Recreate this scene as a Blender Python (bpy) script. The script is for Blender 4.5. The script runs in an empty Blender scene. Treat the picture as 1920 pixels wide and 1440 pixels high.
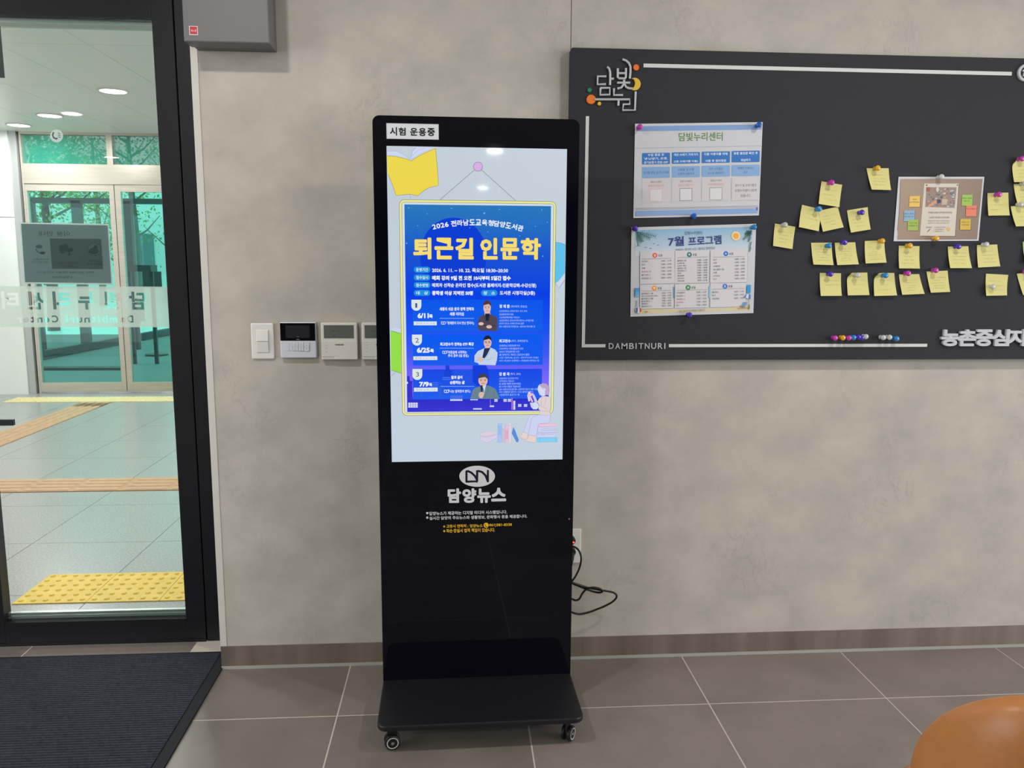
import bpy, math, random
from mathutils import Vector, Matrix
random.seed(7)
sc = bpy.context.scene
col = sc.collection

# ---------------------------------------------------------------- camera, world, light, exposure
CP = Vector((0.065, -2.7083, 1.4109)); YAW, PITCH, ROLL, FPX = -0.0686, 0.1463, 0.0053, 1499.27
fw = Vector((-math.sin(YAW)*math.cos(PITCH), math.cos(YAW)*math.cos(PITCH), -math.sin(PITCH)))
r0 = Vector((math.cos(YAW), math.sin(YAW), 0)); u0 = r0.cross(fw)
rt = r0*math.cos(ROLL)+u0*math.sin(ROLL); up = u0*math.cos(ROLL)-r0*math.sin(ROLL)
cam = bpy.data.cameras.new('camera'); co = bpy.data.objects.new('camera', cam); col.objects.link(co)
cam.sensor_fit = 'HORIZONTAL'; cam.sensor_width = 36; cam.lens = FPX/1920*36; cam.clip_start = .02; cam.clip_end = 200
mw = Matrix.Identity(4)
for i in range(3):
    mw[i][0], mw[i][1], mw[i][2], mw[i][3] = rt[i], up[i], -fw[i], CP[i]
co.matrix_world = mw
sc.camera = co
sc.view_settings.view_transform = 'Standard'; sc.view_settings.look = 'None'
sc.view_settings.exposure = 0.0; sc.view_settings.gamma = 1.0; sc.view_settings.use_curve_mapping = False
wd = bpy.data.worlds.new('sky'); sc.world = wd; wd.use_nodes = True
wb = wd.node_tree.nodes['Background']; wb.inputs[0].default_value = (.95, .97, 1, 1); wb.inputs[1].default_value = 2.3
CEIL = 2.7
LAMP_W = 14          # each room downlight
PORCH_W = 21.0         # each porch downlight and added porch fill lamp
def area(name, loc, rot, w, sx, sy=None, shape='DISK', color=(1, 1, 1), spread=math.pi):
    l = bpy.data.lights.new(name, 'AREA'); l.energy = w; l.shape = shape; l.size = sx; l.size_y = sy or sx; l.color = color; l.spread = spread
    o = bpy.data.objects.new(name, l); o.location = loc; o.rotation_euler = rot; col.objects.link(o); return o
# added daylight-toned fill lights left and right of the camera, no windows modelled
area('side_fill_light', (-5.6, -3.2, 1.5), (0, -math.pi/2, 0), 155, 2.4, 4.2, 'RECTANGLE', (.93, .98, 1))
area('side_fill_light', (6.6, -5.0, 1.5), (0, math.pi/2, 0), 290, 2.4, 7.0, 'RECTANGLE', (.95, .98, 1))
ROOM_LIGHTS = [(x, -1.4) for x in (-3.24, -.84, 1.56, 3.96)] + [(x, -4.2) for x in (-3.24, -.84, 1.56, 3.96)] + \
              [(x, -7.1) for x in (-4.1, -1.68, .74, 3.2)] + [(x, -11.4) for x in (-1.5, .9, 3.3)]
for (x, y) in ROOM_LIGHTS:
    area('downlight_lamp', (x, y, CEIL-.012), (0, 0, 0), LAMP_W*(1.45 if y == -1.4 and x in (-.84, 1.56) else (.3 if y < -6 else 1)), .16, color=(1, .97, .92))

# ---------------------------------------------------------------- helpers
def ray(px, py):
    return fw*FPX + rt*(px-960) - up*(py-720)
def on(px, py, ax, v):                       # the point where a sight line meets a real plane
    d = ray(px, py); return CP + d*((v-CP[ax])/d[ax])
def lin(c):
    o = []
    for v in c[:3]:
        v = v/255; o.append(v/12.92 if v <= .04045 else ((v+.055)/1.055)**2.4)
    return tuple(o)+(1.0,)
def tag(o, label=None, cat=None, group=None, kind=None):
    if label: o['label'] = label
    if cat: o['category'] = cat
    if group: o['group'] = group
    if kind: o['kind'] = kind
    return o
WP = {}
def wpos(o): return WP.get(o.name, Vector((0, 0, 0)))
def empty(name, loc, label=None, cat=None, group=None, kind=None):
    o = bpy.data.objects.new(name, None); o.location = loc; o.empty_display_size = .05
    col.objects.link(o); WP[o.name] = Vector(loc); return tag(o, label, cat, group, kind)

class MB:
    def __init__(s): s.v = []; s.f = []; s.c = []; s.cur = (1, 1, 1, 1)
    def quad(s, *p): s.face(p)
    def face(s, p):
        n = len(s.v); s.v += [tuple(q) for q in p]; s.f.append(tuple(range(n, n+len(p)))); s.c.append(s.cur)
    def add(s, vs, fs):
        n = len(s.v); s.v += [tuple(q) for q in vs]
        for f in fs: s.f.append(tuple(i+n for i in f)); s.c.append(s.cur)
    def box(s, x0, x1, y0, y1, z0, z1):
        x0, x1 = sorted((x0, x1)); y0, y1 = sorted((y0, y1)); z0, z1 = sorted((z0, z1))
        s.add([(x, y, z) for x in (x0, x1) for y in (y0, y1) for z in (z0, z1)],
              [(0, 1, 3, 2), (4, 6, 7, 5), (0, 4, 5, 1), (2, 3, 7, 6), (0, 2, 6, 4), (1, 5, 7, 3)]); return s
    def obox(s, c, ex, ey, ez, hx, hy, hz):
        c = Vector(c); vs = [c+ex*(a*hx)+ey*(b*hy)+ez*(d*hz) for a in (-1, 1) for b in (-1, 1) for d in (-1, 1)]
        s.add(vs, [(0, 1, 3, 2), (4, 6, 7, 5), (0, 4, 5, 1), (2, 3, 7, 6), (0, 2, 6, 4), (1, 5, 7, 3)]); return s
    def prism(s, pts, d):                    # closed ring of 3-D points pushed along d
        d = Vector(d); n = len(pts); a = [Vector(p) for p in pts]; b = [p+d for p in a]
        s.add(a+b, [tuple(range(n))[::-1], tuple(range(n, 2*n))]+[(i, (i+1) % n, (i+1) % n+n, i+n) for i in range(n)]); return s
    def tube(s, pts, r, seg=8, caps=True, rad=None):
        P = [Vector(p) for p in pts]; n = len(P); rings = []; nrm = None
        for i, p in enumerate(P):
            t = (P[min(i+1, n-1)]-P[max(i-1, 0)]).normalized()
            if nrm is None:
                nrm = t.cross(Vector((0, 0, 1)))
                if nrm.length < .1: nrm = t.cross(Vector((1, 0, 0)))
            nrm = (nrm-t*nrm.dot(t)).normalized(); b = t.cross(nrm); rr = rad[i] if rad else r
            rings.append([p+(nrm*math.cos(2*math.pi*k/seg)+b*math.sin(2*math.pi*k/seg))*rr for k in range(seg)])
        fs = [(i*seg+k, i*seg+(k+1) % seg, (i+1)*seg+(k+1) % seg, (i+1)*seg+k) for i in range(n-1) for k in range(seg)]
        if caps: fs += [tuple(range(seg))[::-1], tuple(range((n-1)*seg, n*seg))]
        s.add([q for r_ in rings for q in r_], fs); return s
    def lathe(s, prof, o, ax, seg=20, caps=True):       # prof: (radius, height along ax)
        ax = Vector(ax).normalized(); a = ax.orthogonal().normalized(); b = ax.cross(a); o = Vector(o)
        vs = [o+ax*h+(a*math.cos(2*math.pi*k/seg)+b*math.sin(2*math.pi*k/seg))*max(r, 1e-5) for r, h in prof for k in range(seg)]
        n = len(prof)
        s.add(vs, [(i*seg+k, i*seg+(k+1) % seg, (i+1)*seg+(k+1) % seg, (i+1)*seg+k) for i in range(n-1) for k in range(seg)]
              + ([tuple(range(seg))[::-1], tuple(range((n-1)*seg, n*seg))] if caps else [])); return s
    def build(s, name, mat, parent=None, origin=None, smooth=False, bevel=0, colors=False):
        if parent is not None: o0 = wpos(parent)
        elif origin is not None: o0 = Vector(origin)
        else:
            xs = [v[0] for v in s.v]; ys = [v[1] for v in s.v]; zs = [v[2] for v in s.v]
            o0 = Vector(((min(xs)+max(xs))/2, (min(ys)+max(ys))/2, min(zs)))
        me = bpy.data.meshes.new(name)
        me.from_pydata([(v[0]-o0[0], v[1]-o0[1], v[2]-o0[2]) for v in s.v], [], s.f)
        me.materials.append(mat)
        if colors:
            at = me.color_attributes.new('Col', 'FLOAT_COLOR', 'CORNER'); buf = []
            for f, c in zip(s.f, s.c):
                if isinstance(c, list):
                    for q in c: buf += list(q)
                else: buf += list(c)*len(f)
            at.data.foreach_set('color', buf)
        if smooth: me.shade_smooth()
        ob = bpy.data.objects.new(name, me); col.objects.link(ob)
        if parent is not None: ob.parent = parent; WP[ob.name] = o0.copy()
        else: ob.location = o0; WP[ob.name] = o0.copy()
        if bevel:
            m = ob.modifiers.new('bevel', 'BEVEL'); m.width = bevel; m.segments = 2; m.limit_method = 'ANGLE'; m.angle_limit = .9
        return ob

# ---------------------------------------------------------------- materials
MATS = {}
def mat(name, rgb, rough=.5, metal=0, spec=.5, emit=None, es=1, noise=None, bump=None, trans=0, alpha=1, coat=0, ior=1.45, tint2=None):
    if name in MATS: return MATS[name]
    m = bpy.data.materials.new(name); m.use_nodes = True; nt = m.node_tree; b = nt.nodes['Principled BSDF']
    c = lin(rgb); b.inputs['Base Color'].default_value = c; b.inputs['Roughness'].default_value = rough
    b.inputs['Metallic'].default_value = metal; b.inputs['Specular IOR Level'].default_value = spec
    b.inputs['Transmission Weight'].default_value = trans; b.inputs['Alpha'].default_value = alpha; b.inputs['Coat Weight'].default_value = coat; b.inputs['IOR'].default_value = ior
    if emit: b.inputs['Emission Color'].default_value = lin(emit); b.inputs['Emission Strength'].default_value = es
    tc = nt.nodes.new('ShaderNodeTexCoord')
    if noise:                                # (scale, amount, detail, stretch)
        sc_, amt, det = noise[:3]; n = nt.nodes.new('ShaderNodeTexNoise'); n.inputs['Scale'].default_value = sc_; n.inputs['Detail'].default_value = det
        n.inputs['Roughness'].default_value = .62
        if len(noise) > 3:
            mp = nt.nodes.new('ShaderNodeMapping'); mp.inputs['Scale'].default_value = noise[3]; nt.links.new(tc.outputs['Object'], mp.inputs[0]); nt.links.new(mp.outputs[0], n.inputs[0])
        else: nt.links.new(tc.outputs['Object'], n.inputs[0])
        mx = nt.nodes.new('ShaderNodeMix'); mx.data_type = 'RGBA'; mx.blend_type = 'MIX'
        lo = tuple(v*(1-amt) for v in c[:3])+(1,); hi = tuple(min(1, v*(1+amt)) for v in (lin(tint2) if tint2 else c)[:3])+(1,)
        rp = nt.nodes.new('ShaderNodeMapRange'); rp.inputs['From Min'].default_value = .3; rp.inputs['From Max'].default_value = .7
        nt.links.new(n.outputs[0], rp.inputs[0]); nt.links.new(rp.outputs[0], mx.inputs[0])
        mx.inputs[6].default_value = lo; mx.inputs[7].default_value = hi; nt.links.new(mx.outputs[2], b.inputs['Base Color'])
    if bump:
        n2 = nt.nodes.new('ShaderNodeTexNoise'); n2.inputs['Scale'].default_value = bump[0]; n2.inputs['Detail'].default_value = 4
        bp = nt.nodes.new('ShaderNodeBump'); bp.inputs['Strength'].default_value = bump[1]; bp.inputs['Distance'].default_value = .002
        nt.links.new(tc.outputs['Object'], n2.inputs[0]); nt.links.new(n2.outputs[0], bp.inputs['Height']); nt.links.new(bp.outputs[0], b.inputs['Normal'])
    MATS[name] = m; return m
def thin_glass(name, tint, refl=1.0, ior=1.5):
    m = bpy.data.materials.new(name); m.use_nodes = True; nt = m.node_tree; nt.nodes.clear()
    out = nt.nodes.new('ShaderNodeOutputMaterial'); t = nt.nodes.new('ShaderNodeBsdfTransparent'); g = nt.nodes.new('ShaderNodeBsdfGlossy')
    fr = nt.nodes.new('ShaderNodeFresnel'); mx = nt.nodes.new('ShaderNodeMixShader'); mu = nt.nodes.new('ShaderNodeMath'); mu.operation = 'MULTIPLY'
    t.inputs[0].default_value = tint+(1,); g.inputs['Roughness'].default_value = .01; g.inputs[0].default_value = (1, 1, 1, 1); fr.inputs[0].default_value = ior; mu.inputs[1].default_value = refl
    nt.links.new(fr.outputs[0], mu.inputs[0]); nt.links.new(mu.outputs[0], mx.inputs[0]); nt.links.new(t.outputs[0], mx.inputs[1]); nt.links.new(g.outputs[0], mx.inputs[2]); nt.links.new(mx.outputs[0], out.inputs[0])
    return m
def print_mat(name, emit=0, rough=.5, coat=0):
    m = bpy.data.materials.new(name); m.use_nodes = True; nt = m.node_tree; b = nt.nodes['Principled BSDF']
    a = nt.nodes.new('ShaderNodeAttribute'); a.attribute_name = 'Col'
    b.inputs['Roughness'].default_value = rough; b.inputs['Coat Weight'].default_value = coat; b.inputs['Coat Roughness'].default_value = .03
    if emit:
        b.inputs['Base Color'].default_value = (0, 0, 0, 1); nt.links.new(a.outputs[0], b.inputs['Emission Color']); b.inputs['Emission Strength'].default_value = emit
    else: nt.links.new(a.outputs[0], b.inputs['Base Color'])
    return m
def film_mat(name, rgb, clear, transl=.6):
    m = bpy.data.materials.new(name); m.use_nodes = True; nt = m.node_tree; nt.nodes.clear()
    out = nt.nodes.new('ShaderNodeOutputMaterial'); d = nt.nodes.new('ShaderNodeBsdfDiffuse'); tl = nt.nodes.new('ShaderNodeBsdfTranslucent'); tp = nt.nodes.new('ShaderNodeBsdfTransparent')
    for n in (d, tl): n.inputs[0].default_value = lin(rgb)
    m1 = nt.nodes.new('ShaderNodeMixShader'); m2 = nt.nodes.new('ShaderNodeMixShader'); m1.inputs[0].default_value = transl; m2.inputs[0].default_value = clear
    nt.links.new(d.outputs[0], m1.inputs[1]); nt.links.new(tl.outputs[0], m1.inputs[2]); nt.links.new(m1.outputs[0], m2.inputs[1]); nt.links.new(tp.outputs[0], m2.inputs[2]); nt.links.new(m2.outputs[0], out.inputs[0])
    return m
WALL = mat('wall_laminate', (182, 175, 164), .55, noise=(5.5, .13, 11, (1, 1, 1.3)), bump=(60, .08))
def veins(m):                                # faint dark flecks of the stone-look laminate
    nt = m.node_tree; b = nt.nodes['Principled BSDF']; src = b.inputs['Base Color'].links[0].from_socket
    tc = nt.nodes.new('ShaderNodeTexCoord'); mp = nt.nodes.new('ShaderNodeMapping'); mp.inputs['Scale'].default_value = (1.2, 1, .8); mp.inputs['Rotation'].default_value = (0, .7, 0)
    n = nt.nodes.new('ShaderNodeTexNoise'); n.inputs['Scale'].default_value = 7; n.inputs['Detail'].default_value = 8; n.inputs['Distortion'].default_value = .9; n.inputs['Roughness'].default_value = .7
    nt.links.new(tc.outputs['Object'], mp.inputs[0]); nt.links.new(mp.outputs[0], n.inputs[0])
    s = nt.nodes.new('ShaderNodeMath'); s.operation = 'SUBTRACT'; s.inputs[1].default_value = .5; a = nt.nodes.new('ShaderNodeMath'); a.operation = 'ABSOLUTE'
    r = nt.nodes.new('ShaderNodeMapRange'); r.inputs[1].default_value = 0; r.inputs[2].default_value = .022; r.inputs[3].default_value = .2; r.inputs[4].default_value = 0
    big = nt.nodes.new('ShaderNodeTexNoise'); big.inputs['Scale'].default_value = 4.0; big.inputs['Detail'].default_value = 3; nt.links.new(tc.outputs['Object'], big.inputs[0])
    br = nt.nodes.new('ShaderNodeMapRange'); br.inputs[1].default_value = .52; br.inputs[2].default_value = .66
    mu = nt.nodes.new('ShaderNodeMath'); mu.operation = 'MULTIPLY'
    nt.links.new(n.outputs[0], s.inputs[0]); nt.links.new(s.outputs[0], a.inputs[0]); nt.links.new(a.outputs[0], r.inputs[0]); nt.links.new(big.outputs[0], br.inputs[0])
    nt.links.new(r.outputs[0], mu.inputs[0]); nt.links.new(br.outputs[0], mu.inputs[1])
    mx = nt.nodes.new('ShaderNodeMix'); mx.data_type = 'RGBA'; nt.links.new(mu.outputs[0], mx.inputs[0]); nt.links.new(src, mx.inputs[6]); mx.inputs[7].default_value = lin((110, 104, 98)); nt.links.new(mx.outputs[2], b.inputs['Base Color'])
veins(WALL)
TRIM = mat('corner_trim', (205, 201, 194), .4)
BASEB = mat('baseboard_steel', (140, 128, 118), .3, .5, noise=(1.2, .25, 2, (8, 1, .2)))
SEAL = mat('sealant', (165, 163, 158), .6)
TILE = [mat('floor_tile_%s' % k, c, .34, noise=(3.5, .16, 8), bump=(90, .06)) for k, c in (('a', (121, 112, 106)), ('b', (116, 108, 102)), ('c', (126, 117, 111)))]
GROUT = mat('grout', (196, 186, 174), .8)
BLACKM = mat('door_black', (30, 30, 35), .38, .2)
BLACKD = mat('gasket', (8, 8, 9), .5)
KB = mat('kiosk_black', (18, 19, 25), .3)
KG = mat('kiosk_glass', (7, 8, 16), .03, spec=.32)
BOARD = mat('board_felt', (38, 39, 45), .75, noise=(40, .06, 3))
WHITEP = mat('white_plastic', (222, 219, 216), .35)
WARMP = mat('warm_white_plastic', (216, 213, 203), .4)
SILVER = mat('letter_silver', (188, 190, 195), .35)
CHROME = mat('chrome', (210, 210, 212), .15, 1)
RUBBER = mat('rubber', (18, 18, 19), .5)
STEEL = mat('stainless', (186, 178, 166), .3, .6, noise=(2, .08, 2, (1, 1, 20)))
GRANITE = mat('granite', (156, 155, 152), .25, noise=(110, .3, 5), bump=(200, .04))
PWHITE = mat('porch_white', (236, 240, 236), .35)
TACY = mat('tactile_yellow', (226, 192, 84), .5, noise=(14, .08, 3))
TACO = mat('tactile_ochre', (188, 150, 112), .5, noise=(14, .08, 3))
DGREY = mat('dark_frame', (52, 58, 62), .4)
PRINT = print_mat('print_ink', 0, .55)
GLOSSP = print_mat('print_on_glass', 0, .25, .5)
SCREEN = print_mat('screen_light', 1.0, .05, 1.0)

# ---------------------------------------------------------------- lettering
_tc = {}
def glyphs(s, bold=0.0, res=2):
    k = (s, bold, res)
    if k in _tc: return _tc[k]
    if all(ord(c) < 256 for c in s): res = 4
    cu = bpy.data.curves.new('t', 'FONT'); cu.body = s; cu.size = 1; cu.resolution_u = max(res, 2); cu.offset = .012 if bold >= .012 else 0; cu.fill_mode = 'FRONT'
    o = bpy.data.objects.new('t', cu); me = bpy.data.meshes.new_from_object(o)
    V = [(v.co.x, v.co.y, 0) for v in me.vertices]; F = [tuple(p.vertices) for p in me.polygons]
    bpy.data.objects.remove(o); bpy.data.curves.remove(cu); bpy.data.meshes.remove(me)
    if bold > .014:                          # heavier weight: overlapping copies, each a hair further out
        V0, F0 = V, F; r = bold-.012; V, F = [], []; nd = 4 if bold < .03 else 8
        for i in range(nd):
            t = math.pi/4+i*math.pi/2 if nd == 4 else i*math.pi/4; n = len(V); V += [(a+r*math.cos(t), b+r*math.sin(t), i) for a, b, _ in V0]; F += [tuple(j+n for j in f) for f in F0]
    x0 = min(v[0] for v in V); x1 = max(v[0] for v in V); y0 = min(v[1] for v in V); y1 = max(v[1] for v in V)
    w = max(x1-x0, 1e-6); h = max(y1-y0, 1e-6)
    _tc[k] = ([((v[0]-x0)/w, (v[1]-y0)/h, v[2]) for v in V], F, w/h); return _tc[k]

class Art:
    """flat artwork on a real plane: coordinates are those of a zoomed crop of the photograph"""
    def __init__(s, O, ex, ez, step=.00025):
        s.O = Vector(O); s.ex = Vector(ex).normalized(); n = s.ex.cross(Vector(ez)).normalized(); s.n = n if n.dot(CP-s.O) > 0 else -n
        s.ez = (Vector(ez)-s.ex*s.ex.dot(Vector(ez))).normalized(); s.m = MB(); s.k = 0; s.step = step; s.cr = (0, 0, 1)
    def crop(s, ox, oy, sc_): s.cr = (ox, oy, sc_); return s
    def ab(s, x, y):
        px = s.cr[0]+x/s.cr[2]; py = s.cr[1]+y/s.cr[2]; d = ray(px, py); p = CP+d*((s.O-CP).dot(s.n)/d.dot(s.n)); q = p-s.O
        return (q.dot(s.ex), q.dot(s.ez))
    def P(s, a, b): return s.O+s.ex*a+s.ez*b+s.n*(s.step*(s.k+1))
    def poly(s, pts, c, local=False):
        s.m.cur = lin(c) if not isinstance(c, list) else [lin(q) for q in c]
        L = pts if local else [s.ab(*p) for p in pts]
        s.m.face([s.P(*q) for q in L]); s.k += .5; return s
    def rect(s, x0, y0, x1, y1, c, c2=None):
        a0 = s.ab(x0, y0)[0]; a1 = s.ab(x1, y1)[0]; xm = (x0+x1)/2; b0 = s.ab(xm, y0)[1]; b1 = s.ab(xm, y1)[1]; L = [(a0, b1), (a1, b1), (a1, b0), (a0, b0)]
        s.poly(L, [c2, c2, c, c] if c2 else c, True); return s
    def rrect(s, x0, y0, x1, y1, c, r=6, corners=(1, 1, 1, 1)):
        a0 = s.ab(x0, y0)[0]; a1 = s.ab(x1, y1)[0]; xm = (x0+x1)/2; b1 = s.ab(xm, y0)[1]; b0 = s.ab(xm, y1)[1]; rr = abs(s.ab(x0+r, y0)[0]-a0); L = []
        for (cx, cy, t0, on_) in ((a0+rr, b0+rr, 180, corners[3]), (a1-rr, b0+rr, 270, corners[2]), (a1-rr, b1-rr, 0, corners[1]), (a0+rr, b1-rr, 90, corners[0])):
            if on_:
                for k in range(7): t = math.radians(t0+15*k); L.append((cx+rr*math.cos(t), cy+rr*math.sin(t)))
            else:
                t = math.radians(t0+45); L.append((cx+rr*(1 if math.cos(t) > 0 else -1), cy+rr*(1 if math.sin(t) > 0 else -1)))
        return s.poly(L, c, True)
    def disc(s, x, y, r, c, ry=None, n=22):
        return s.poly([(x+r*math.cos(2*math.pi*k/n), y-(ry or r)*math.sin(2*math.pi*k/n)) for k in range(n)], c)
    def line(s, pts, w, c):
        L = [Vector(s.ab(*p)) for p in pts]; hw = abs(s.ab(pts[0][0]+w/2, pts[0][1])[0]-L[0][0]); s.m.cur = lin(c); A = []; B = []
        for i, p in enumerate(L):
            t = (L[min(i+1, len(L)-1)]-L[max(i-1, 0)]); t = t.normalized() if t.length > 0 else Vector((1, 0)); nn = Vector((-t.y, t.x))*hw; A.append(p+nn); B.append(p-nn)
        for i in range(len(L)-1): s.m.face([s.P(*B[i]), s.P(*B[i+1]), s.P(*A[i+1]), s.P(*A[i])])
        s.k += .5; return s
    def text(s, t, x0, x1, y0, y1, c, bold=.0, res=1, mirror=False, ang=0):
        vs, fs, _ = glyphs(t, bold, res); a0 = s.ab(x0, y0)[0]; a1 = s.ab(x1, y1)[0]; xm = (x0+x1)/2; b1 = s.ab(xm, y0)[1]; b0 = s.ab(xm, y1)[1]; s.m.cur = lin(c)
        w, h = a1-a0, b1-b0; cx, cy = (a0+a1)/2, (b0+b1)/2; ca, sa = math.cos(ang), math.sin(ang); out = []
        for x, y, ly in vs:
            if mirror: x = 1-x
            dx = (x-.5)*w; dy = (y-.5)*h; out.append(s.P(cx+dx*ca-dy*sa, cy+dx*sa+dy*ca)+s.n*(ly*2e-6))
        s.m.add(out, fs); s.k += 1; return s
    def build(s, name, m, parent): return s.m.build(name, m, parent, colors=True)

# ================================================================ SETTING
YD = .215                                    # door plane
# --- wall behind the kiosk
XL = -.77
wall = empty('wall_back', (2.5, .05, 0), kind='structure')
for (x0, x1) in ((XL+.022, .4355), (.4375, 2.8755), (2.8765, 5.3), (5.301, 6.6)):
    MB().box(x0, x1, 0, .02, .084, CEIL).build('wall_panel', WALL, wall)
MB().box(XL+.003, 6.6, .02, .2, 0, CEIL).build('wall_core', SEAL, wall)
MB().box(XL-.001, XL+.0215, -.002, .2, .084, CEIL).build('corner_trim', TRIM, wall, bevel=.001)
bb = MB().box(XL+.001, 6.6, -.004, .0, .011, .0835).build('baseboard_back', BASEB); tag(bb, kind='structure')
sl = MB().box(XL+.001, 6.6, -.006, .0, 0, .011).build('trim_1', SEAL); tag(sl, kind='structure')
# wall above the door recess and left of it
w2 = empty('wall_left_of_door', (-4.6, .1, 0), kind='structure')
MB().box(-5.7, -2.75, 0, .2, 0, CEIL).build('wall_panel', WALL, w2)
MB().box(-2.75, XL-.001, .19, .3, 2.42, CEIL).build('door_header', WALL, w2)
# --- interior floor
TX, TY = -.3207, -.3262
fl = MB().box(-5.7, 6.6, -14, .0, -.03, -.0006); fl.box(-2.75, XL, 0, .3, -.03, -.0006)
floor = fl.build('floor', GROUT, origin=(0, 0, 0)); tag(floor, kind='structure')
g = .0024; cols_ = list(range(-4, 8)); rows = [(-.3262, -.001), (-.9262, -.3262), (-1.5262, -.9262), (-2.1262, -1.5262), (-2.7262, -2.1262)]
for ci in cols_:
    for ri, (y0, y1) in enumerate(rows):
        x0, x1 = TX+.6*ci, TX+.6*(ci+1)
        mt = random.choice(TILE)
        if ri == 0 and x1 <= XL+.25:
            MB().box(x0+g, min(x1-g, XL-.001), y0+g, YD-.004, -.012, 0).build('floor_tile', mt, floor)
            if x1 > XL: MB().box(XL, x1-g, y0+g, y1, -.012, 0).build('floor_tile', mt, floor)
        else: MB().box(x0+g, x1-g, y0+g, y1-g, -.012, 0).build('floor_tile', mt, floor)
f2 = MB()
for i in range(-9, 11):
    for j in range(19):
        f2.box(TX+.6*i+g, TX+.6*(i+1)-g, -2.7262-.6*(j+1)+g, -2.7262-.6*j-g, -.012, 0)
tag(f2.build('floor_tiles_behind', TILE[0], floor), kind='stuff')
# --- ceiling, side and rear walls
ce = MB().box(-5.7, 6.7, -14, .2, CEIL, CEIL+.05).build('ceiling', mat('ceiling_white', (206, 206, 203), .8), origin=(0, 0, CEIL)); tag(ce, kind='structure')
RW = mat('room_wall', (120, 116, 110), .8)
tag(MB().box(-5.75, -5.7, -14, .2, 0, CEIL).build('wall_left', RW), kind='structure')
tag(MB().box(6.65, 6.7, -14, .2, 0, CEIL).build('wall_right', RW), kind='structure')
tag(MB().box(-5.7, 6.65, -14.05, -14, 0, CEIL).build('wall_front', mat('rear_wall', (36, 36, 42), .8)), kind='structure')
for (x, y) in ROOM_LIGHTS:
    t = MB(); t.lathe([(.088, 0), (.104, 0), (.104, -.006), (.092, -.009), (.088, -.006)], (x, y, CEIL), (0, 0, 1), 24, False); t.build('downlight_ring', WHITEP, ce, smooth=False)

# --- the glass door in its black frame
door = empty('door_1', (-1.28, YD+.03, 0), kind='structure')
xgr = on(280, 35, 1, YD).x; xgr = (xgr+on(352, 1158, 1, YD).x)/2
xls = (on(318, 0, 1, YD).x+on(390, 1195, 1, YD).x)/2          # leaf stile outer edge
zgt = on(280, 34, 1, YD).z; zgb = on(352, 1160, 1, YD).z
xgl = -1.615; zlt = zgt+.09
D = YD; MB().box(xgr, xls, D, D+.05, .012, zlt).build('stile', BLACKM, door, bevel=.0015)
MB().box(xgl-.085, xgl, D, D+.05, .012, zlt).build('stile', BLACKM, door, bevel=.0015)
MB().box(xgl, xgr, D, D+.05, zgt, zlt).build('top_rail', BLACKM, door)
MB().box(xgl, xgr, D, D+.05, .012, zgb).build('bottom_rail', BLACKM, door)
MB().box(xls+.004, XL+.0, D+.003, D+.09, 0, zlt+.1).build('jamb', BLACKM, door, bevel=.0015)
MB().box(xls, xls+.004, D+.02, D+.05, 0, zlt+.02).build('door_gap', BLACKD, door)
MB().box(xgl-.9, XL, D+.005, D+.09, zlt+.004, 2.5).build('head_frame', BLACKM, door)
MB().box(xgl-.09-.9, xls, D-.002, D+.09, 0, .012).build('threshold', BLACKM, door)
GL = thin_glass('door_glass', (.86, .9, .88), .55)
gp = MB(); gp.quad((xgl, D+.025, zgb), (xgr, D+.025, zgb), (xgr, D+.025, zgt), (xgl, D+.025, zgt)); gp.build('glass_pane', GL, door)
SPC = mat('spacer_alu', (190, 196, 192), .3, .6)
for z0, z1 in ((zgt-.012, zgt-.003), (zgt-.03, zgt-.017), (zgb+.004, zgb+.012), (zgb+.016, zgb+.026)):
    MB().box(xgl, xgr, D+.028, D+.044, z0, z1).build('glass_spacer', SPC, door)
# second leaf, mostly outside the frame
MB().box(xgl-.088-.085, xgl-.088, D, D+.05, .012, zlt).build('stile', BLACKM, door)
gp = MB(); gp.quad((xgl-.98, D+.025, zgb), (xgl-.17, D+.025, zgb), (xgl-.17, D+.025, zgt), (xgl-.98, D+.025, zgt)); gp.build('glass_pane', GL, door)
MB().box(-2.75, xgl-.98, D, D+.09, 0, 2.42).build('jamb', BLACKM, door)
MB().box(xgl-.98, xgl-.17, D, D+.05, zgt, zlt).build('top_rail', BLACKM, door); MB().box(xgl-.98, xgl-.17, D, D+.05, .012, zgb).build('bottom_rail', BLACKM, door)
h0 = on(26, 792, 1, D-.05); hm = MB(); hm.box(xgl-.07, h0.x, D-.055, D-.04, h0.z-.011, h0.z+.011); hm.box(xgl-.06, xgl-.035, D-.045, D, h0.z-.011, h0.z+.011); hm.box(xgl-.072, xgl-.02, D-.006, D, h0.z-.03, h0.z+.03)
hm.build('door_handle', mat('handle_black', (40, 46, 52), .3, .4), door, bevel=.002)

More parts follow.
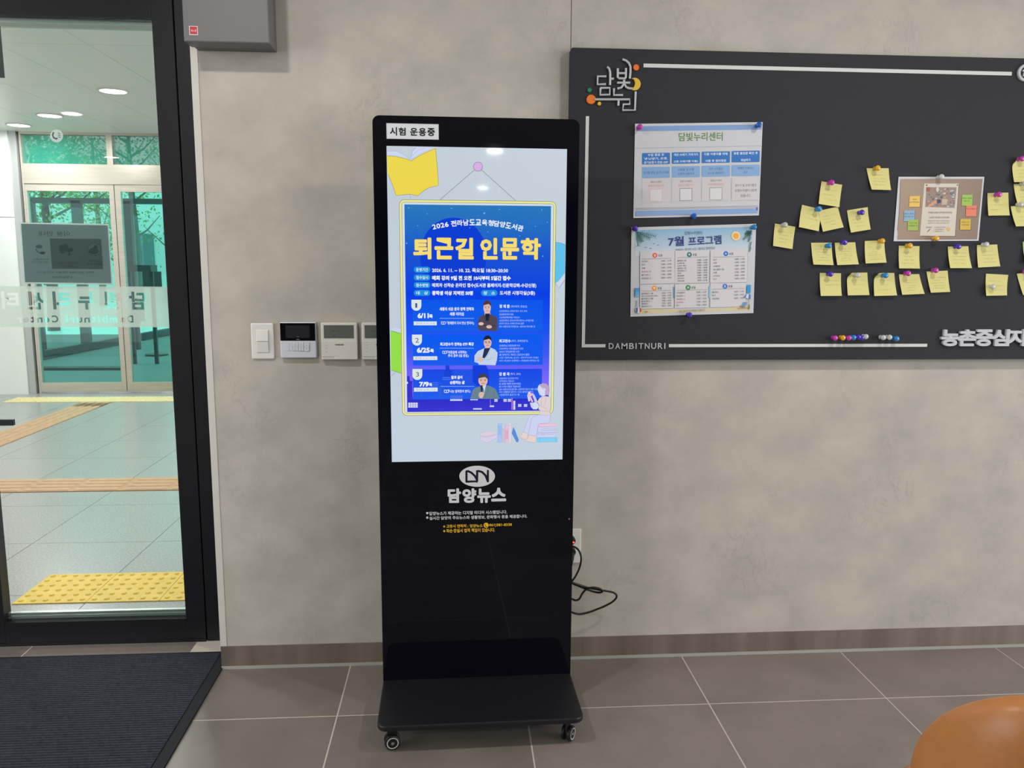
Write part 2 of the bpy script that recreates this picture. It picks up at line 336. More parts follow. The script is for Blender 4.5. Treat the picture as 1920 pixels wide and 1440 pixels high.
# frosted band with the centre's name cut out of it (mirrored: it reads from outside)
YF = D+.022
bz1 = on(150, 537, 1, YF).z; bz0 = on(150, 613.5, 1, YF).z
def cut_band(name, m, parent, x0, x1, z0, z1, words):
    cu = bpy.data.curves.new(name, 'CURVE'); cu.dimensions = '2D'; cu.fill_mode = 'FRONT'; cu.resolution_u = 3
    sp = cu.splines.new('POLY'); sp.points.add(3)
    for p, q in zip(sp.points, ((x0, z0), (x1, z0), (x1, z1), (x0, z1))): p.co = (q[0], q[1], 0, 1)
    sp.use_cyclic_u = True
    for t, a0, a1, b0, b1, bold in words:
        f = bpy.data.curves.new('t', 'FONT'); f.body = t; f.size = 1; f.resolution_u = 3; fo = bpy.data.objects.new('t', f); col.objects.link(fo)
        for o in bpy.context.selected_objects: o.select_set(False)
        bpy.context.view_layer.objects.active = fo; fo.select_set(True); bpy.ops.object.convert(target='CURVE'); fc = bpy.context.view_layer.objects.active.data
        pts = [p.co for s_ in fc.splines for p in s_.bezier_points]
        mx0, mx1 = min(p.x for p in pts), max(p.x for p in pts); my0, my1 = min(p.y for p in pts), max(p.y for p in pts)
        tr = lambda q: Vector((a1-(q.x-mx0)/(mx1-mx0)*(a1-a0), b0+(q.y-my0)/(my1-my0)*(b1-b0)))
        loops = []
        for s_ in fc.splines:
            B = s_.bezier_points; L = []
            for i in range(len(B)):
                p, q = B[i], B[(i+1) % len(B)]; A0, A1, A2, A3 = tr(p.co), tr(p.handle_right), tr(q.handle_left), tr(q.co)
                straight = abs((A1-A0).x*(A3-A0).y-(A1-A0).y*(A3-A0).x)+abs((A2-A0).x*(A3-A0).y-(A2-A0).y*(A3-A0).x) < 1e-8
                for k in range(1 if straight else 4): t = k/4; L.append(A0*(1-t)**3+A1*3*t*(1-t)**2+A2*3*t*t*(1-t)+A3*t**3)
            L = [L[i] for i in range(len(L)) if (L[i]-L[i-1]).length > 1e-5]
            if len(L) > 2: loops.append(L)
        ar = lambda L: sum(L[i-1].x*L[i].y-L[i].x*L[i-1].y for i in range(len(L)))
        sg = 1 if ar(max(loops, key=lambda L: abs(ar(L)))) > 0 else -1
        for L in loops:
            n = cu.splines.new('POLY'); n.points.add(len(L)-1); n.use_cyclic_u = True
            for i in range(len(L)):
                e1 = (L[i]-L[i-1]).normalized(); e2 = (L[(i+1) % len(L)]-L[i]).normalized(); n1 = Vector((e1.y, -e1.x)); n2 = Vector((e2.y, -e2.x)); mi = n1+n2
                mi = mi/max(mi.length_squared/2, .5) if mi.length > .05 else n1; q = L[i]+mi*(bold*sg); n.points[i].co = (q.x, q.y, 0, 1)
        bpy.data.objects.remove(bpy.context.view_layer.objects.active)
    o = bpy.data.objects.new(name, cu); col.objects.link(o); dg = bpy.context.evaluated_depsgraph_get(); me = bpy.data.meshes.new_from_object(o.evaluated_get(dg)); bpy.data.objects.remove(o)
    vs = [(v.co.x, YF, v.co.y) for v in me.vertices]; fs = [tuple(p.vertices) for p in me.polygons]
    b = MB(); b.add(vs, fs); return b.build(name, m, parent)
zz = lambda y: on(150, y, 1, YF).z
xx = lambda x, y=570: on(x, y, 1, YF).x
C2 = lambda x: x/3.79; words = []
for ch, a, b in (('담', 925, 1030), ('빛', 745, 850), ('누', 562, 668), ('리', 382, 490), ('센', 198, 308), ('터', 18, 130)):
    words.append((ch, xx(C2(a)), xx(C2(b)), zz(380+755/3.79), zz(380+636/3.79), .0024))
for ch, a, b in (('D', 905, 945), ('a', 855, 890), ('m', 780, 830), ('b', 728, 763), ('i', 697, 709), ('t', 655, 680), ('n', 600, 636), ('u', 548, 583), ('r', 500, 524), ('i', 470, 482),
                 ('C', 370, 412), ('e', 315, 350), ('n', 265, 300), ('t', 220, 246), ('e', 168, 204), ('r', 122, 148)):
    top = 803 if ch in 'DbiC' else (810 if ch == 't' else 818)
    words.append((ch, xx(C2(a), 598), xx(C2(b), 598), zz(380+850/3.79), zz(380+top/3.79), .0009))
cut_band('frosted_film', film_mat('frosted', (206, 222, 212), .22, .75), door, xgl+.001, xgr-.001, bz0, bz1, words)

# --- things stuck on the door glass
nt_ = empty('notice_sheet', tuple(on(124, 477, 1, D+.03)), 'landscape information sheet seen from behind on the door glass above the frosted band', 'notice')
def glass_sheet(corners, y, m, name, parent):
    b = MB(); b.prism([on(px, py, 1, y) for px, py in corners], (0, .0012, 0)); return b.build(name, m, parent)
glass_sheet([(37, 417), (203, 420), (211, 534), (45, 532)], D+.029, film_mat('sheet_paper', (225, 235, 232), .12, .6), 'paper', nt_)
glass_sheet([(39.5, 419.5), (201.5, 422.5), (208.5, 531), (47, 529)], D+.0275, film_mat('sheet_print', (158, 176, 182), .3, .55), 'printed_side', nt_)
A = Art(on(124, 477, 1, D+.0268), (1, 0, 0), (0, 0, 1), .0001).crop(0, 380, 6)
INK = (70, 92, 92)
A.text('이용 안내', 440, 790, 322, 378, (84, 104, 108), .01, mirror=True)
A.rect(560, 405, 1160, 745, (92, 112, 112))
A.disc(1060, 525, 78, (78, 98, 98)); A.disc(1060, 525, 70, (98, 118, 118)); A.disc(1055, 545, 55, INK, 38); A.disc(1075, 500, 22, INK)
for (x, y, r) in ((690, 500, 26), (735, 490, 30), (705, 540, 34), (760, 530, 26), (800, 530, 22)): A.disc(x, y, r, INK)
A.rect(775, 545, 788, 590, INK); A.rect(760, 580, 808, 588, INK); A.disc(440, 495, 38, (90, 112, 114), 20); A.disc(480, 565, 30, INK, 15); A.line([(400, 520), (430, 560), (490, 575)], 8, INK)
for t, a, b, y in (('반려견 출입', 380, 545, 636), ('동반 금지 구역', 360, 545, 668), ('자전거 킥보드', 640, 890, 680), ('출입금지', 690, 830, 712), ('음식물 반입', 1010, 1130, 654), ('금지', 990, 1160, 688), ('쾌적한 센터 이용을 위해 협조 부탁드립니다', 420, 1060, 782), ('담빛누리센터', 590, 820, 836)):
    A.text(t, a, b, y-10, y+12, (80, 100, 102), 0, mirror=True)
A.build('printed_marks', GLOSSP, nt_)
st = empty('round_sticker', tuple(on(106, 255, 1, D+.027)), 'small round white phone sticker high on the door glass', 'sticker')
p = [on(106+12*math.cos(a*math.pi/14), 255+12*math.sin(a*math.pi/14), 1, D+.0265) for a in range(28)]
MB().prism(p, (0, .0008, 0)).build('sticker_disc', film_mat('sticker_white', (240, 246, 244), .05, .5), st)
A = Art(on(106, 255, 1, D+.0262), (1, 0, 0), (0, 0, 1), .0001).crop(0, 0, 3.43)
A.line([(345, 850), (338, 868), (345, 885), (360, 893), (370, 888)], 10, (90, 110, 112)); A.line([(372, 855), (388, 860)], 5, (120, 140, 140)); A.line([(372, 868), (390, 872)], 5, (120, 140, 140)); A.line([(374, 880), (390, 884)], 5, (120, 140, 140))
A.build('phone_icon', GLOSSP, st)
ps = MB(); ps.prism([on(-40, 42, 1, D+.029), on(0, 43.5, 1, D+.029), on(9, 146, 1, D+.029), on(-31, 145, 1, D+.029)], (0, .001, 0))
tag(ps.build('notice_sheet', film_mat('dark_sheet', (84, 96, 100), .2, .5)), 'dark upright sheet on the door glass at the top left edge', 'notice')

# --- ribbed mat
mt_ = empty('door_mat', (-1.6, -.6, 0), 'charcoal ribbed entrance mat with smooth rubber edges in front of the glass door', 'mat')
MATF = mat('mat_fibre', (48, 51, 62), .95, noise=(90, .35, 3)); MATB = mat('mat_rubber', (19, 21, 30), .85)
mx0, mx1, my0, my1 = -2.6, -.767, -1.7, .118
MB().box(mx0, mx1, my0, my1, 0, .003).build('mat_backing', mat('mat_groove_shade', (9, 10, 14), .9), mt_)  # near-black colour deepens the shade in the grooves between the ribs
e_ = MB(); e_.box(mx1-.034, mx1, my0, my1, .003, .007); e_.box(mx0, mx1-.034, my1-.012, my1, .003, .007); e_.build('mat_edge', MATB, mt_, bevel=.001)
rb = MB(); y = my1-.018
while y > my0:
    n = 26
    for i in range(n):
        x0 = mx0+(mx1-.036-mx0)*i/n; x1 = mx0+(mx1-.036-mx0)*(i+1)/n; w = lambda: random.uniform(-.0007, .0007)
        a, b, c, d = w(), w(), w(), w()
        rb.add([(x0, y+a, .003), (x1, y+b, .003), (x0, y-.0015+a, .0098), (x1, y-.0015+b, .0098), (x0, y-.0055+c, .0098), (x1, y-.0055+d, .0098), (x0, y-.007+c, .003), (x1, y-.007+d, .003)], [(0, 1, 3, 2), (2, 3, 5, 4), (4, 5, 7, 6)])
    y -= .0128
tag(rb.build('mat_ribs', MATF, mt_), kind='stuff')

# ================================================================ PORCH AND WHAT LIES BEYOND
PC = 2.78
pf = MB().box(-9, 6, .31, 14, -.05, -.002).build('porch_floor', mat('porch_joint', (110, 116, 114), .8), origin=(0, .3, 0)); tag(pf, kind='structure')
py_ = [.31, .695, 1.36, 2.02, 2.315, 2.62, 3.22, 3.82, 4.42, 5.02, 5.70, 6.03, 6.4]
for i in range(10):
    x0 = -6.3+.6*i+.0; x1 = x0+.6
    for j in range(len(py_)-1):
        y0, y1 = py_[j], py_[j+1]
        if j == 4: continue
        a, b = x0, x1
        if (j >= 5 and j <= 9 and x0 < -3.49 and x1 > -3.79):
            MB().box(x0+.0015, -3.792, y0+.0015, y1-.0015, -.02, 0).build('granite_tile', GRANITE, pf)
            if x1 > -3.48: MB().box(-3.488, x1-.0015, y0+.0015, y1-.0015, -.02, 0).build('granite_tile', GRANITE, pf)
            continue
        if j == 10 and x0 > -4.9 and x1 < -2.2: continue
        MB().box(x0+.0015, x1-.0015, y0+.0015, y1-.0015, -.02, 0).build('granite_tile', GRANITE, pf)
MB().box(-.3, 6, .31, 6.4, -.02, -.0005).build('granite_slab', GRANITE, pf); MB().box(-9, -6.3, .31, 6.4, -.02, -.0005).build('granite_slab', GRANITE, pf)
def tac_mesh(kind, w=.3, h=.3):
    b = MB(); b.box(.001, w-.001, .001, h-.001, -.01, .004)
    if kind == 'dome':
        for i in range(6):
            for j in range(6):
                cx, cy = w*(i+.5)/6, h*(j+.5)/6; n = 8; r1, r2 = .0125, .007
                v = [(cx+r1*math.cos(k*math.pi/4), cy+r1*math.sin(k*math.pi/4), .004) for k in range(n)]+[(cx+r2*math.cos(k*math.pi/4), cy+r2*math.sin(k*math.pi/4), .0095) for k in range(n)]
                b.add(v, [(k, (k+1) % n, (k+1) % n+n, k+n) for k in range(n)]+[tuple(range(n, 2*n))])
    elif kind == 'barx':
        for j in range(4):
            cy = h*(j+.5)/4; b.add([(.012, cy-.03, .004), (w-.012, cy-.03, .004), (w-.012, cy+.03, .004), (.012, cy+.03, .004), (.022, cy-.025, .009), (w-.022, cy-.025, .009), (w-.022, cy+.025, .009), (.022, cy+.025, .009)], [(0, 1, 5, 4), (1, 2, 6, 5), (2, 3, 7, 6), (3, 0, 4, 7), (4, 5, 6, 7)])
    else:
        for j in range(4):
            cx = w*(j+.5)/4; b.add([(cx-.03, .012, .004), (cx+.03, .012, .004), (cx+.03, h-.012, .004), (cx-.03, h-.012, .004), (cx-.025, .022, .009), (cx+.025, .022, .009), (cx+.025, h-.022, .009), (cx-.025, h-.022, .009)], [(0, 1, 5, 4), (1, 2, 6, 5), (2, 3, 7, 6), (3, 0, 4, 7), (4, 5, 6, 7)])
    return b
def tac_row(kind, m, spots, w=.3, h=.3):
    first = None
    for (x, y) in spots:
        if first is None: first = o = tac_mesh(kind, w, h).build('tactile_tile', m, pf)
        else: o = first.copy(); col.objects.link(o)
        o.location = (x, y, 0)
tac_row('dome', TACY, [(-1.8+.3*i, .597) for i in range(4)], .3, .325)
tac_row('barx', TACO, [(-5.96+.3*i, 2.32) for i in range(18)])
tac_row('bary', TACO, [(-3.79, 2.62+.3*i) for i in range(10)]+[(-3.79, 5.62-.22+.0)])
tac_row('dome', mat('tactile_pale', (226, 204, 150), .5), [(-4.6+.3*i, 5.71) for i in range(8)], .3, .31)
pcm = empty('porch_ceiling', (-3, 3.3, PC), kind='structure')
sx = -2.25
for i in range(-11, 9):
    x0 = sx+.5736*i; x1 = x0+.5736
    for j in range(5):
        y0 = .32+1.22*j; MB().box(x0+.002, x1-.002, y0+.002, y0+1.218, PC, PC+.02).build('ceiling_panel', PWHITE, pcm)
MB().box(-9, 3.2, .3, 6.45, PC+.021, PC+.06).build('ceiling_deck', DGREY, pcm)
LEDM = mat('led_face', (255, 255, 255), .5, emit=(250, 250, 255), es=6)
for (px, py, lab) in ((212, 170, 'round porch ceiling downlight nearest the door, right of the other two'), (93, 216, 'round porch ceiling downlight, middle of the three'), (35, 234, 'round porch ceiling downlight farthest left near the white column')):
    q = on(px, py, 2, PC); t = empty('ceiling_light', tuple(q), lab, 'light', 'porch downlights')
    MB().lathe([(.1, -.001), (.118, -.001), (.116, -.012), (.1, -.008)], q, (0, 0, 1), 28, False).build('light_ring', WHITEP, t)
    MB().lathe([(.1, -.003), (.1, -.006), (0, -.006)], q, (0, 0, 1), 28).build('diffuser', LEDM, t)
    area('porch_lamp_and_fill', (q.x, q.y, PC-.02), (0, 0, 0), PORCH_W, .2, color=(1, 1, .98))
for (x, y) in ((-1.6, 2.2), (-2.2, 1.0), (-3.6, 2.4), (-.6, 3.6), (-5.2, 3.4)):  # unseen lamps without fittings, added to brighten the porch
    area('porch_lamp_and_fill', (x, y, PC-.02), (0, 0, 0), PORCH_W, .2, color=(1, 1, .98))
# far facade
YW = 6.32
def fx(px, py=500): return on(px, py, 1, YW).x
def fz(py, px=150): return on(px, py, 1, YW).z
fw_ = empty('wall_porch_far', (-6, YW, 0), kind='structure')
xw = on(54, 739, 1, YW-.06).x; xp = fx(38, 735-100)
zj = fz(408, 20)
MB().box(-9, xw, YW-.07, YW+.2, 0, zj-.003).build('white_panel', PWHITE, fw_); MB().box(-9, xw, YW-.07, YW+.2, zj+.003, PC).build('white_panel', PWHITE, fw_)
MB().box(-1.9, 2.5, YW-.02, YW+.2, 0, PC).build('white_panel', PWHITE, fw_)
MB().box(-9.2, -9, .3, 6.4, 0, PC).build('white_panel', PWHITE, fw_)  # unseen end wall, added to cut off sky light from the left
d2 = empty('door_2', (-3.6, YW, 0), kind='structure')
XA, XB, XC = -4.50, -3.585, -2.67
XP = xw
MB().box(XP, XA-.035, YW-.05, YW+.06, 0, PC).build('pilaster', mat('pilaster_grey', (176, 178, 176), .35, .5), d2)
MB().box(XA-.035, XA-.02, YW+.0, YW+.06, 0, PC).build('shadow_gap', BLACKD, d2); MB().box(XA-.02, XA, YW-.02, YW+.06, 0, PC).build('jamb', STEEL, d2)
MB().box(XA, -1.9, YW-.03, YW+.06, 2.25, 2.455).build('header_panel', STEEL, d2)
MB().box(XA, -1.9, YW-.03, YW+.05, 2.755, PC).build('top_track', STEEL, d2)
TEAL = thin_glass('teal_glass', (.25, .82, .70), .9)
TEAL2 = film_mat('teal_panel', (52, 142, 124), .22, .45)
for a, b in ((XA, XB-.045), (XB+.015, XC)):
    q = MB(); q.quad((a, YW+.01, 2.455), (b, YW+.01, 2.455), (b, YW+.01, 2.755), (a, YW+.01, 2.755)); q.build('transom_glass', TEAL2, d2)
MB().box(XB-.045, XB+.015, YW-.03, YW+.05, 2.455, 2.755).build('mullion', STEEL, d2)
MB().box(XC, -1.9, YW-.02, YW+.05, 0, PC).build('side_panel', STEEL, d2)
for (a, b, sl_, sr_) in ((XA, XB, .022, .052), (XB+.006, XC, .062, .05)):
    MB().box(a, a+sl_, YW-.02, YW+.03, .02, 2.245).build('stile', STEEL, d2, bevel=.002); MB().box(b-sr_, b, YW-.02, YW+.03, .02, 2.245).build('stile', STEEL, d2, bevel=.002)
    MB().box(a+sl_, b-sr_, YW-.02, YW+.03, 2.175, 2.245).build('top_rail', STEEL, d2); MB().box(a+sl_, b-sr_, YW-.02, YW+.03, .02, .118).build('bottom_rail', STEEL, d2)
    q = MB(); q.quad((a+sl_, YW+.005, .118), (b-sr_, YW+.005, .118), (b-sr_, YW+.005, 2.175), (a+sl_, YW+.005, 2.175)); q.build('glass_pane', TEAL, d2)
# beyond: hall with dark framed glazing, trees outside
gnd = MB().box(-30, 20, 6.4, 60, -.06, -.003).build('courtyard_floor', mat('courtyard', (222, 226, 222), .4, noise=(3, .06, 3)), origin=(0, 6.4, 0)); tag(gnd, kind='structure')
df = empty('window_1', (-6, 12, 0), kind='structure')
SA = on(80, 674, 2, 0); SB = on(321, 627, 2, 0); dv = (SB-SA).normalized(); nv = Vector((-dv.y, dv.x, 0)); L = (SB-SA).length
def along(t0, t1, z0, z1, name, th=.05):
    MB().obox(SA+dv*((t0+t1)/2)+Vector((0, 0, (z0+z1)/2)), dv, nv, Vector((0, 0, 1)), (t1-t0)/2, th, (z1-z0)/2).build(name, DGREY, df)
along(-1.2, L+4, .02, .13, 'sill_rail')
for t in (-.1, 2.6, 6.0): along(t, t+.09, .13, 2.3, 'post')
q = MB(); q.quad(*[SA+dv*t+Vector((0, 0, z)) for t, z in ((-1.2, .13), (L+4, .13), (L+4, 2.3), (-1.2, 2.3))]); q.build('glass_pane', thin_glass('pale_glass', (.9, .95, .94)), df)
w3 = empty('window_2', (-5, 9.2, 0), kind='structure')
Y3 = 11.0
def at3(px, py): return on(px, py, 1, Y3)
MB().box(at3(48, 375).x, at3(345, 375).x, Y3, Y3+.12, at3(150, 381).z, at3(150, 371).z).build('head_beam', DGREY, w3)
for a, b in ((52, 70), (141, 158), (234, 251)):
    MB().box(at3(a, 500).x, at3(b, 500).x, Y3, Y3+.1, 0, at3(150, 376).z).build('post', DGREY, w3)
MB().box(on(80, 690, 2, 0).x, on(250, 690, 2, 0).x, 8.3, 8.5, 0, .03).build('floor_rail', DGREY, w3)
sp_ = on(294, 666, 2, 0); s_ = empty('sign_stand', tuple(sp_), 'slim stand with a flat oval foot beyond the far glass doors', 'stand')
MB().lathe([(.17, 0), (.17, .02), (.15, .03), (.02, .035)], sp_, (0, 0, 1), 20).build('foot', DGREY, s_, smooth=False)
MB().tube([sp_+Vector((0, 0, .03)), sp_+Vector((0, 0, 1.1))], .016, 8).build('pole', DGREY, s_); MB().box(sp_.x-.14, sp_.x+.14, sp_.y-.01, sp_.y+.01, 1.05, 1.3).build('sign_plate', DGREY, s_)
tb = Vector((on(262, 640, 2, 0).x, on(262, 640, 2, 0).y, 0)); Y4 = 9.0
t_ = empty('standing_table', (on(262, 505, 1, Y4).x, Y4, 0), 'dark standing table behind the right far glass door', 'table')
ax0, ax1 = on(236, 505, 1, Y4).x, on(289, 505, 1, Y4).x; zt = on(262, 497, 1, Y4).z; zb = on(262, 509, 1, Y4).z
MB().box(ax0, ax1, Y4-.12, Y4+.12, zb, zt).build('tabletop', DGREY, t_)
for x in (ax0+.02, ax1-.06): MB().box(x, x+.045, Y4-.02, Y4+.025, 0, zb).build('leg', DGREY, t_)
def tree(px, Y, h, lab, r, nl):
    b = on(px, 600, 1, Y); b = Vector((b.x, Y, 0)); t = empty('courtyard_tree', tuple(b), lab, 'tree', 'trees beyond the far doors'); rr = random.Random(px)
    BK = mat('bark', (88, 84, 78), .8, noise=(12, .3, 5)); LF = mat('leaves', (78, 134, 70), .6, noise=(3, .4, 2), tint2=(120, 160, 90))
    m = MB(); m.tube([b, b+Vector((.05, 0, h*.35)), b+Vector((-.05, .1, h*.7)), b+Vector((0, 0, h))], .1, 8, rad=[.13, .1, .07, .03]); tips = []
    for k in range(14):
        z = h*rr.uniform(.25, .9); a = rr.uniform(0, 6.28); l = rr.uniform(.6, 1.3)*r; p0 = b+Vector((0, 0, z)); p1 = p0+Vector((math.cos(a)*l*.5, math.sin(a)*l*.5, l*.3)); p2 = p0+Vector((math.cos(a)*l, math.sin(a)*l, l*.8))
        m.tube([p0, p1, p2], .03, 5, rad=[.035, .02, .008]); tips += [p1, p2]
    m.build('trunk', BK, t); lf = MB()
    for k in range(nl):
        c = rr.choice(tips)+Vector([rr.gauss(0, .28*r) for _ in range(3)]); u = Vector([rr.gauss(0, 1) for _ in range(3)]).normalized(); w = u.orthogonal().normalized(); s = rr.uniform(.03, .06)
        lf.quad(c-u*s, c-w*s*.6, c+u*s, c+w*s*.6)
    tag(lf.build('foliage', LF, t), kind='stuff')
tree(100, 15, 4.2, 'leafy tree seen through the left far glass door', 1.0, 3600); tree(196, 26, 5.6, 'leafy tree seen at the centre stile of the far glass doors', 1.0, 3000)
tree(262, 18, 4.8, 'sparse tree seen through the right far glass door', .9, 700); tree(352, 25, 5, 'sparse tree at the right edge of the door glass', 1.0, 900)
bld = empty('courtyard_building', (-6, 32, 0), 'pale building beyond the courtyard trees, seen through the far glass doors', 'building')
MB().box(-22, 10, 30, 34, 0, 7).build('building_wall', mat('far_wall', (200, 206, 204), .8), bld)
for i in range(11): MB().box(-21+2.6*i, -19.6+2.6*i, 29.95, 30.02, 1, 2.6).build('window', mat('far_window', (90, 110, 116), .2), bld)

# ================================================================ KIOSK
KO = Vector((.1253, -.2872, 0)); KR = .0182
kx = Vector((math.cos(KR), math.sin(KR), 0)); ky = Vector((-math.sin(KR), math.cos(KR), 0)); Z = Vector((0, 0, 1))
KW, KT, KBT = .605, 1.8398, .096
def K(u, d, z): return KO+kx*u+ky*d+Z*z
kiosk = empty('display_kiosk', tuple(K(0, .02, 0)), 'tall black digital display kiosk on a flat wheeled base, screen lit with an event poster', 'kiosk')
def rr_outline(u0, u1, z0, z1, r, d, low=True):
    L = []
    for (cu_, cz, t0, on_) in ((u0+r, z0+r, 180, low), (u1-r, z0+r, 270, low), (u1-r, z1-r, 0, True), (u0+r, z1-r, 90, True)):
        if on_:
            for k in range(7): t = math.radians(t0+15*k); L.append(K(cu_+r*math.cos(t), d, cz+r*math.sin(t)))
        else: L.append(K(u0 if t0 == 180 else u1, d, z0))
    return L
MB().prism(rr_outline(-KW/2, KW/2, KBT, KT, .02, .006, False), ky*.05).build('body', KB, kiosk, bevel=.002)
MB().prism(rr_outline(-KW/2, KW/2, KBT, KT, .02, 0, False), ky*.0055).build('front_glass', KG, kiosk)
def base_outline(z, r=.03):
    L = []; u0, u1, d0, d1 = -.303, .303, -.262, .24
    for (cu_, cd, t0) in ((u0+r, d0+r, 180), (u1-r, d0+r, 270), (u1-r, d1-r, 0), (u0+r, d1-r, 90)):
        for k in range(7): t = math.radians(t0+15*k); L.append(K(cu_+r*math.cos(t), cd+r*math.sin(t), z))
    return L
MB().prism(base_outline(.079), (0, 0, .017)).build('base_plate', mat('base_black', (19, 19, 25), .42), kiosk, bevel=.0035)
TY_ = mat('caster_ring', (190, 190, 188), .3)
for u, d, ang in ((-.262+.0, -.215, .15), (.262, -.215, 1.0), (-.25, .18, .6), (.25, .18, 2.0)):
    c = K(u, d, .024); ax = (kx*math.sin(ang)*1-ky*math.cos(ang)).normalized()
    b = MB(); b.obox(c+Vector((0, 0, .024)), ax, ax.cross(Z), Z, .0035, .014, .022); b.lathe([(.016, .046), (.018, .055), (0, .055)], c, Z, 16); cst = b.build('caster', RUBBER, kiosk)
    for sgn in (-1, 1):
        MB().lathe([(.0, -.006), (.018, -.006), (.0225, -.004), (.0235, 0), (.0225, .004), (.018, .006), (0, .006)], c+ax*sgn*.0105, ax, 20).build('wheel', RUBBER, cst)
        MB().lathe([(.0145, .0165*sgn), (.0175, .0168*sgn), (.0178, .0155*sgn)], c, ax, 24, False).build('rim_ring', TY_, cst)
        MB().lathe([(0, .0195*sgn), (.005, .0185*sgn), (.006, .0155*sgn), (0, .0155*sgn)], c, ax, 12).build('axle', CHROME, cst)
MB().lathe([(0, .0), (.003, .0), (.003, .001), (0, .001)], K(.29, -.001, .62), -ky, 10).build('sensor_dot', CHROME, kiosk)
# --- screen picture
S = Art(K(0, -.0004, 1), kx, Z, .00002)
S4 = (700, 210, 4.8); S5 = (740, 490, 6); S6 = (720, 680, 1920/350); S9 = (880, 700, 9.6); S10 = (760, 540, 6.543); PX = (0, 0, 1)
(a0, b1), (a1, b0) = S.ab(725, 273), S.ab(1053, 862); a0 = -.2645+.0014; a1 = .2645+.0014; b1 = .7544; b0 = b1-.941
PALE = (204, 215, 226)
S.poly([(a0, b0), (a1, b0), (a1, b1), (a0, b1)], [(196, 210, 224), (196, 210, 224), (200, 213, 222), (196, 208, 216)], True)  # slightly greyer towards the top: a reflection put into the background colour
def clipx(x, y): return (x, y)
def outl(pts, c=(96, 102, 110), w=1.6): S.line(pts+[pts[0]], w, c)
# open yellow book, top left (plain)
S.crop(*S4)
E1 = 122
S.poly([(E1, 392), (200, 398), (300, 420), (340, 440), (400, 398), (480, 358), (560, 322), (575, 500), (585, 660), (500, 680), (450, 710), (400, 752), (330, 738), (205, 750), (165, 640), (130, 555)], (240, 218, 78))
S.line([(E1+4, 395), (200, 400), (300, 424), (340, 442), (400, 402), (480, 362), (558, 330)], 3, (130, 120, 90)); S.line([(560, 330), (576, 500), (587, 660), (500, 682), (450, 712), (400, 754), (330, 740), (205, 752), (166, 640), (134, 560)], 4, (150, 140, 110))
S.poly([(E1, 350), (210, 352), (280, 385), (330, 425), (260, 405), (190, 390), (E1, 385)], (206, 218, 245)); S.poly([(332, 425), (350, 350), (372, 316), (545, 320), (430, 368)], (206, 218, 248)); S.line([(332, 420), (352, 352), (380, 322)], 3, (140, 150, 200)); S.line([(345, 400), (400, 345), (470, 322)], 2, (150, 160, 205)); S.line([(E1+3, 352), (210, 354), (282, 388), (326, 424)], 2, (140, 150, 190))
S.line([(330, 745), (335, 780)], 2, (120, 125, 130))
# green book at the left edge and blue one at the right, cut by the frame (plain)
S.crop(715, 480, 283/55)
S.poly([(88, 715), (130, 690), (190, 705), (190, 745)], (205, 216, 240)); S.poly([(88, 722), (192, 748), (192, 1132), (94, 1100)], (150, 226, 76)); S.line([(90, 720), (192, 748)], 4, (110, 140, 100)); S.line([(95, 1100), (192, 1132)], 4, (100, 120, 90)); S.line([(95, 1160), (135, 1125)], 3, (130, 135, 150))
S.crop(*S4); S.poly([(1640, 1172), (1690, 1180), (1728, 1195), (1722, 1440), (1640, 1440)], (96, 196, 240)); S.line([(1640, 1172), (1690, 1180), (1727, 1195)], 3, (90, 110, 130))
S.crop(*S5); S.poly([(1800, 0), (1918, 0), (1915, 130), (1850, 215), (1805, 250)], (96, 196, 240)); S.poly([(1915, 135), (1913, 210), (1848, 300), (1805, 255), (1850, 215)], (210, 218, 236)); S.line([(1913, 210), (1848, 300), (1808, 250)], 5, (130, 136, 150))
# hanging cord and pin
S.crop(*S4); S.line([(912, 520), (600, 790)], 3.4, (98, 102, 98)); S.line([(972, 520), (1280, 797)], 3.4, (98, 102, 98)); S.disc(942, 492, 43, (84, 78, 92)); S.disc(942, 492, 40, (218, 176, 232))
# poster frame
S.crop(*PX)
FX0, FY0, FX1, FY1 = 748.3, 374, 1036.5, 776.5
def frame_rect(i, c, r):
    (p0, q1) = S.ab(FX0, FY0); (p1, q0) = S.ab(FX1, FY1); p0 = S.ab(748.3, 374.3)[0]; p1 = S.ab(1042.7, 380)[0]; s_ = .00161*i
    x0, x1, y0, y1 = p0+s_, p1-s_, q0+s_, q1-s_; L = []; rr = max(.0002, (r-i)*.00161)
    for (cx, cy, t0) in ((x0+rr, y0+rr, 180), (x1-rr, y0+rr, 270), (x1-rr, y1-rr, 0), (x0+rr, y1-rr, 90)):
        for k in range(6): t = math.radians(t0+18*k); L.append((cx+rr*math.cos(t), cy+rr*math.sin(t)))
    S.poly(L, c, True); return x0, x1, y0, y1
frame_rect(0, (96, 98, 84), 9.5); frame_rect(.7, (240, 236, 150), 9.5); frame_rect(4.2, (120, 120, 96), 9.5); x0, x1, y0, y1 = frame_rect(4.9, (214, 224, 238), 9)
bx0, bx1, by0, by1 = x0+.0072, x1-.0072, y0+.0035, y1-.006
prof = [(0, (44, 122, 190)), (.12, (36, 108, 200)), (.24, (26, 84, 212)), (.42, (8, 66, 232)), (.6, (26, 84, 244)), (.72, (62, 90, 246)), (.8, (108, 98, 250)), (.9, (140, 108, 250)), (.94, (52, 48, 214)), (1, (44, 40, 196))]
for (t0, c0), (t1, c1) in zip(prof, prof[1:]):
    S.poly([(bx0, by1-(by1-by0)*t1), (bx1, by1-(by1-by0)*t1), (bx1, by1-(by1-by0)*t0), (bx0, by1-(by1-by0)*t0)], [c1, c1, c0, c0], True)
S.crop(*S4)
S.disc(720, 1290, 300, (14, 62, 214), 340, 40)
rr_ = random.Random(3)
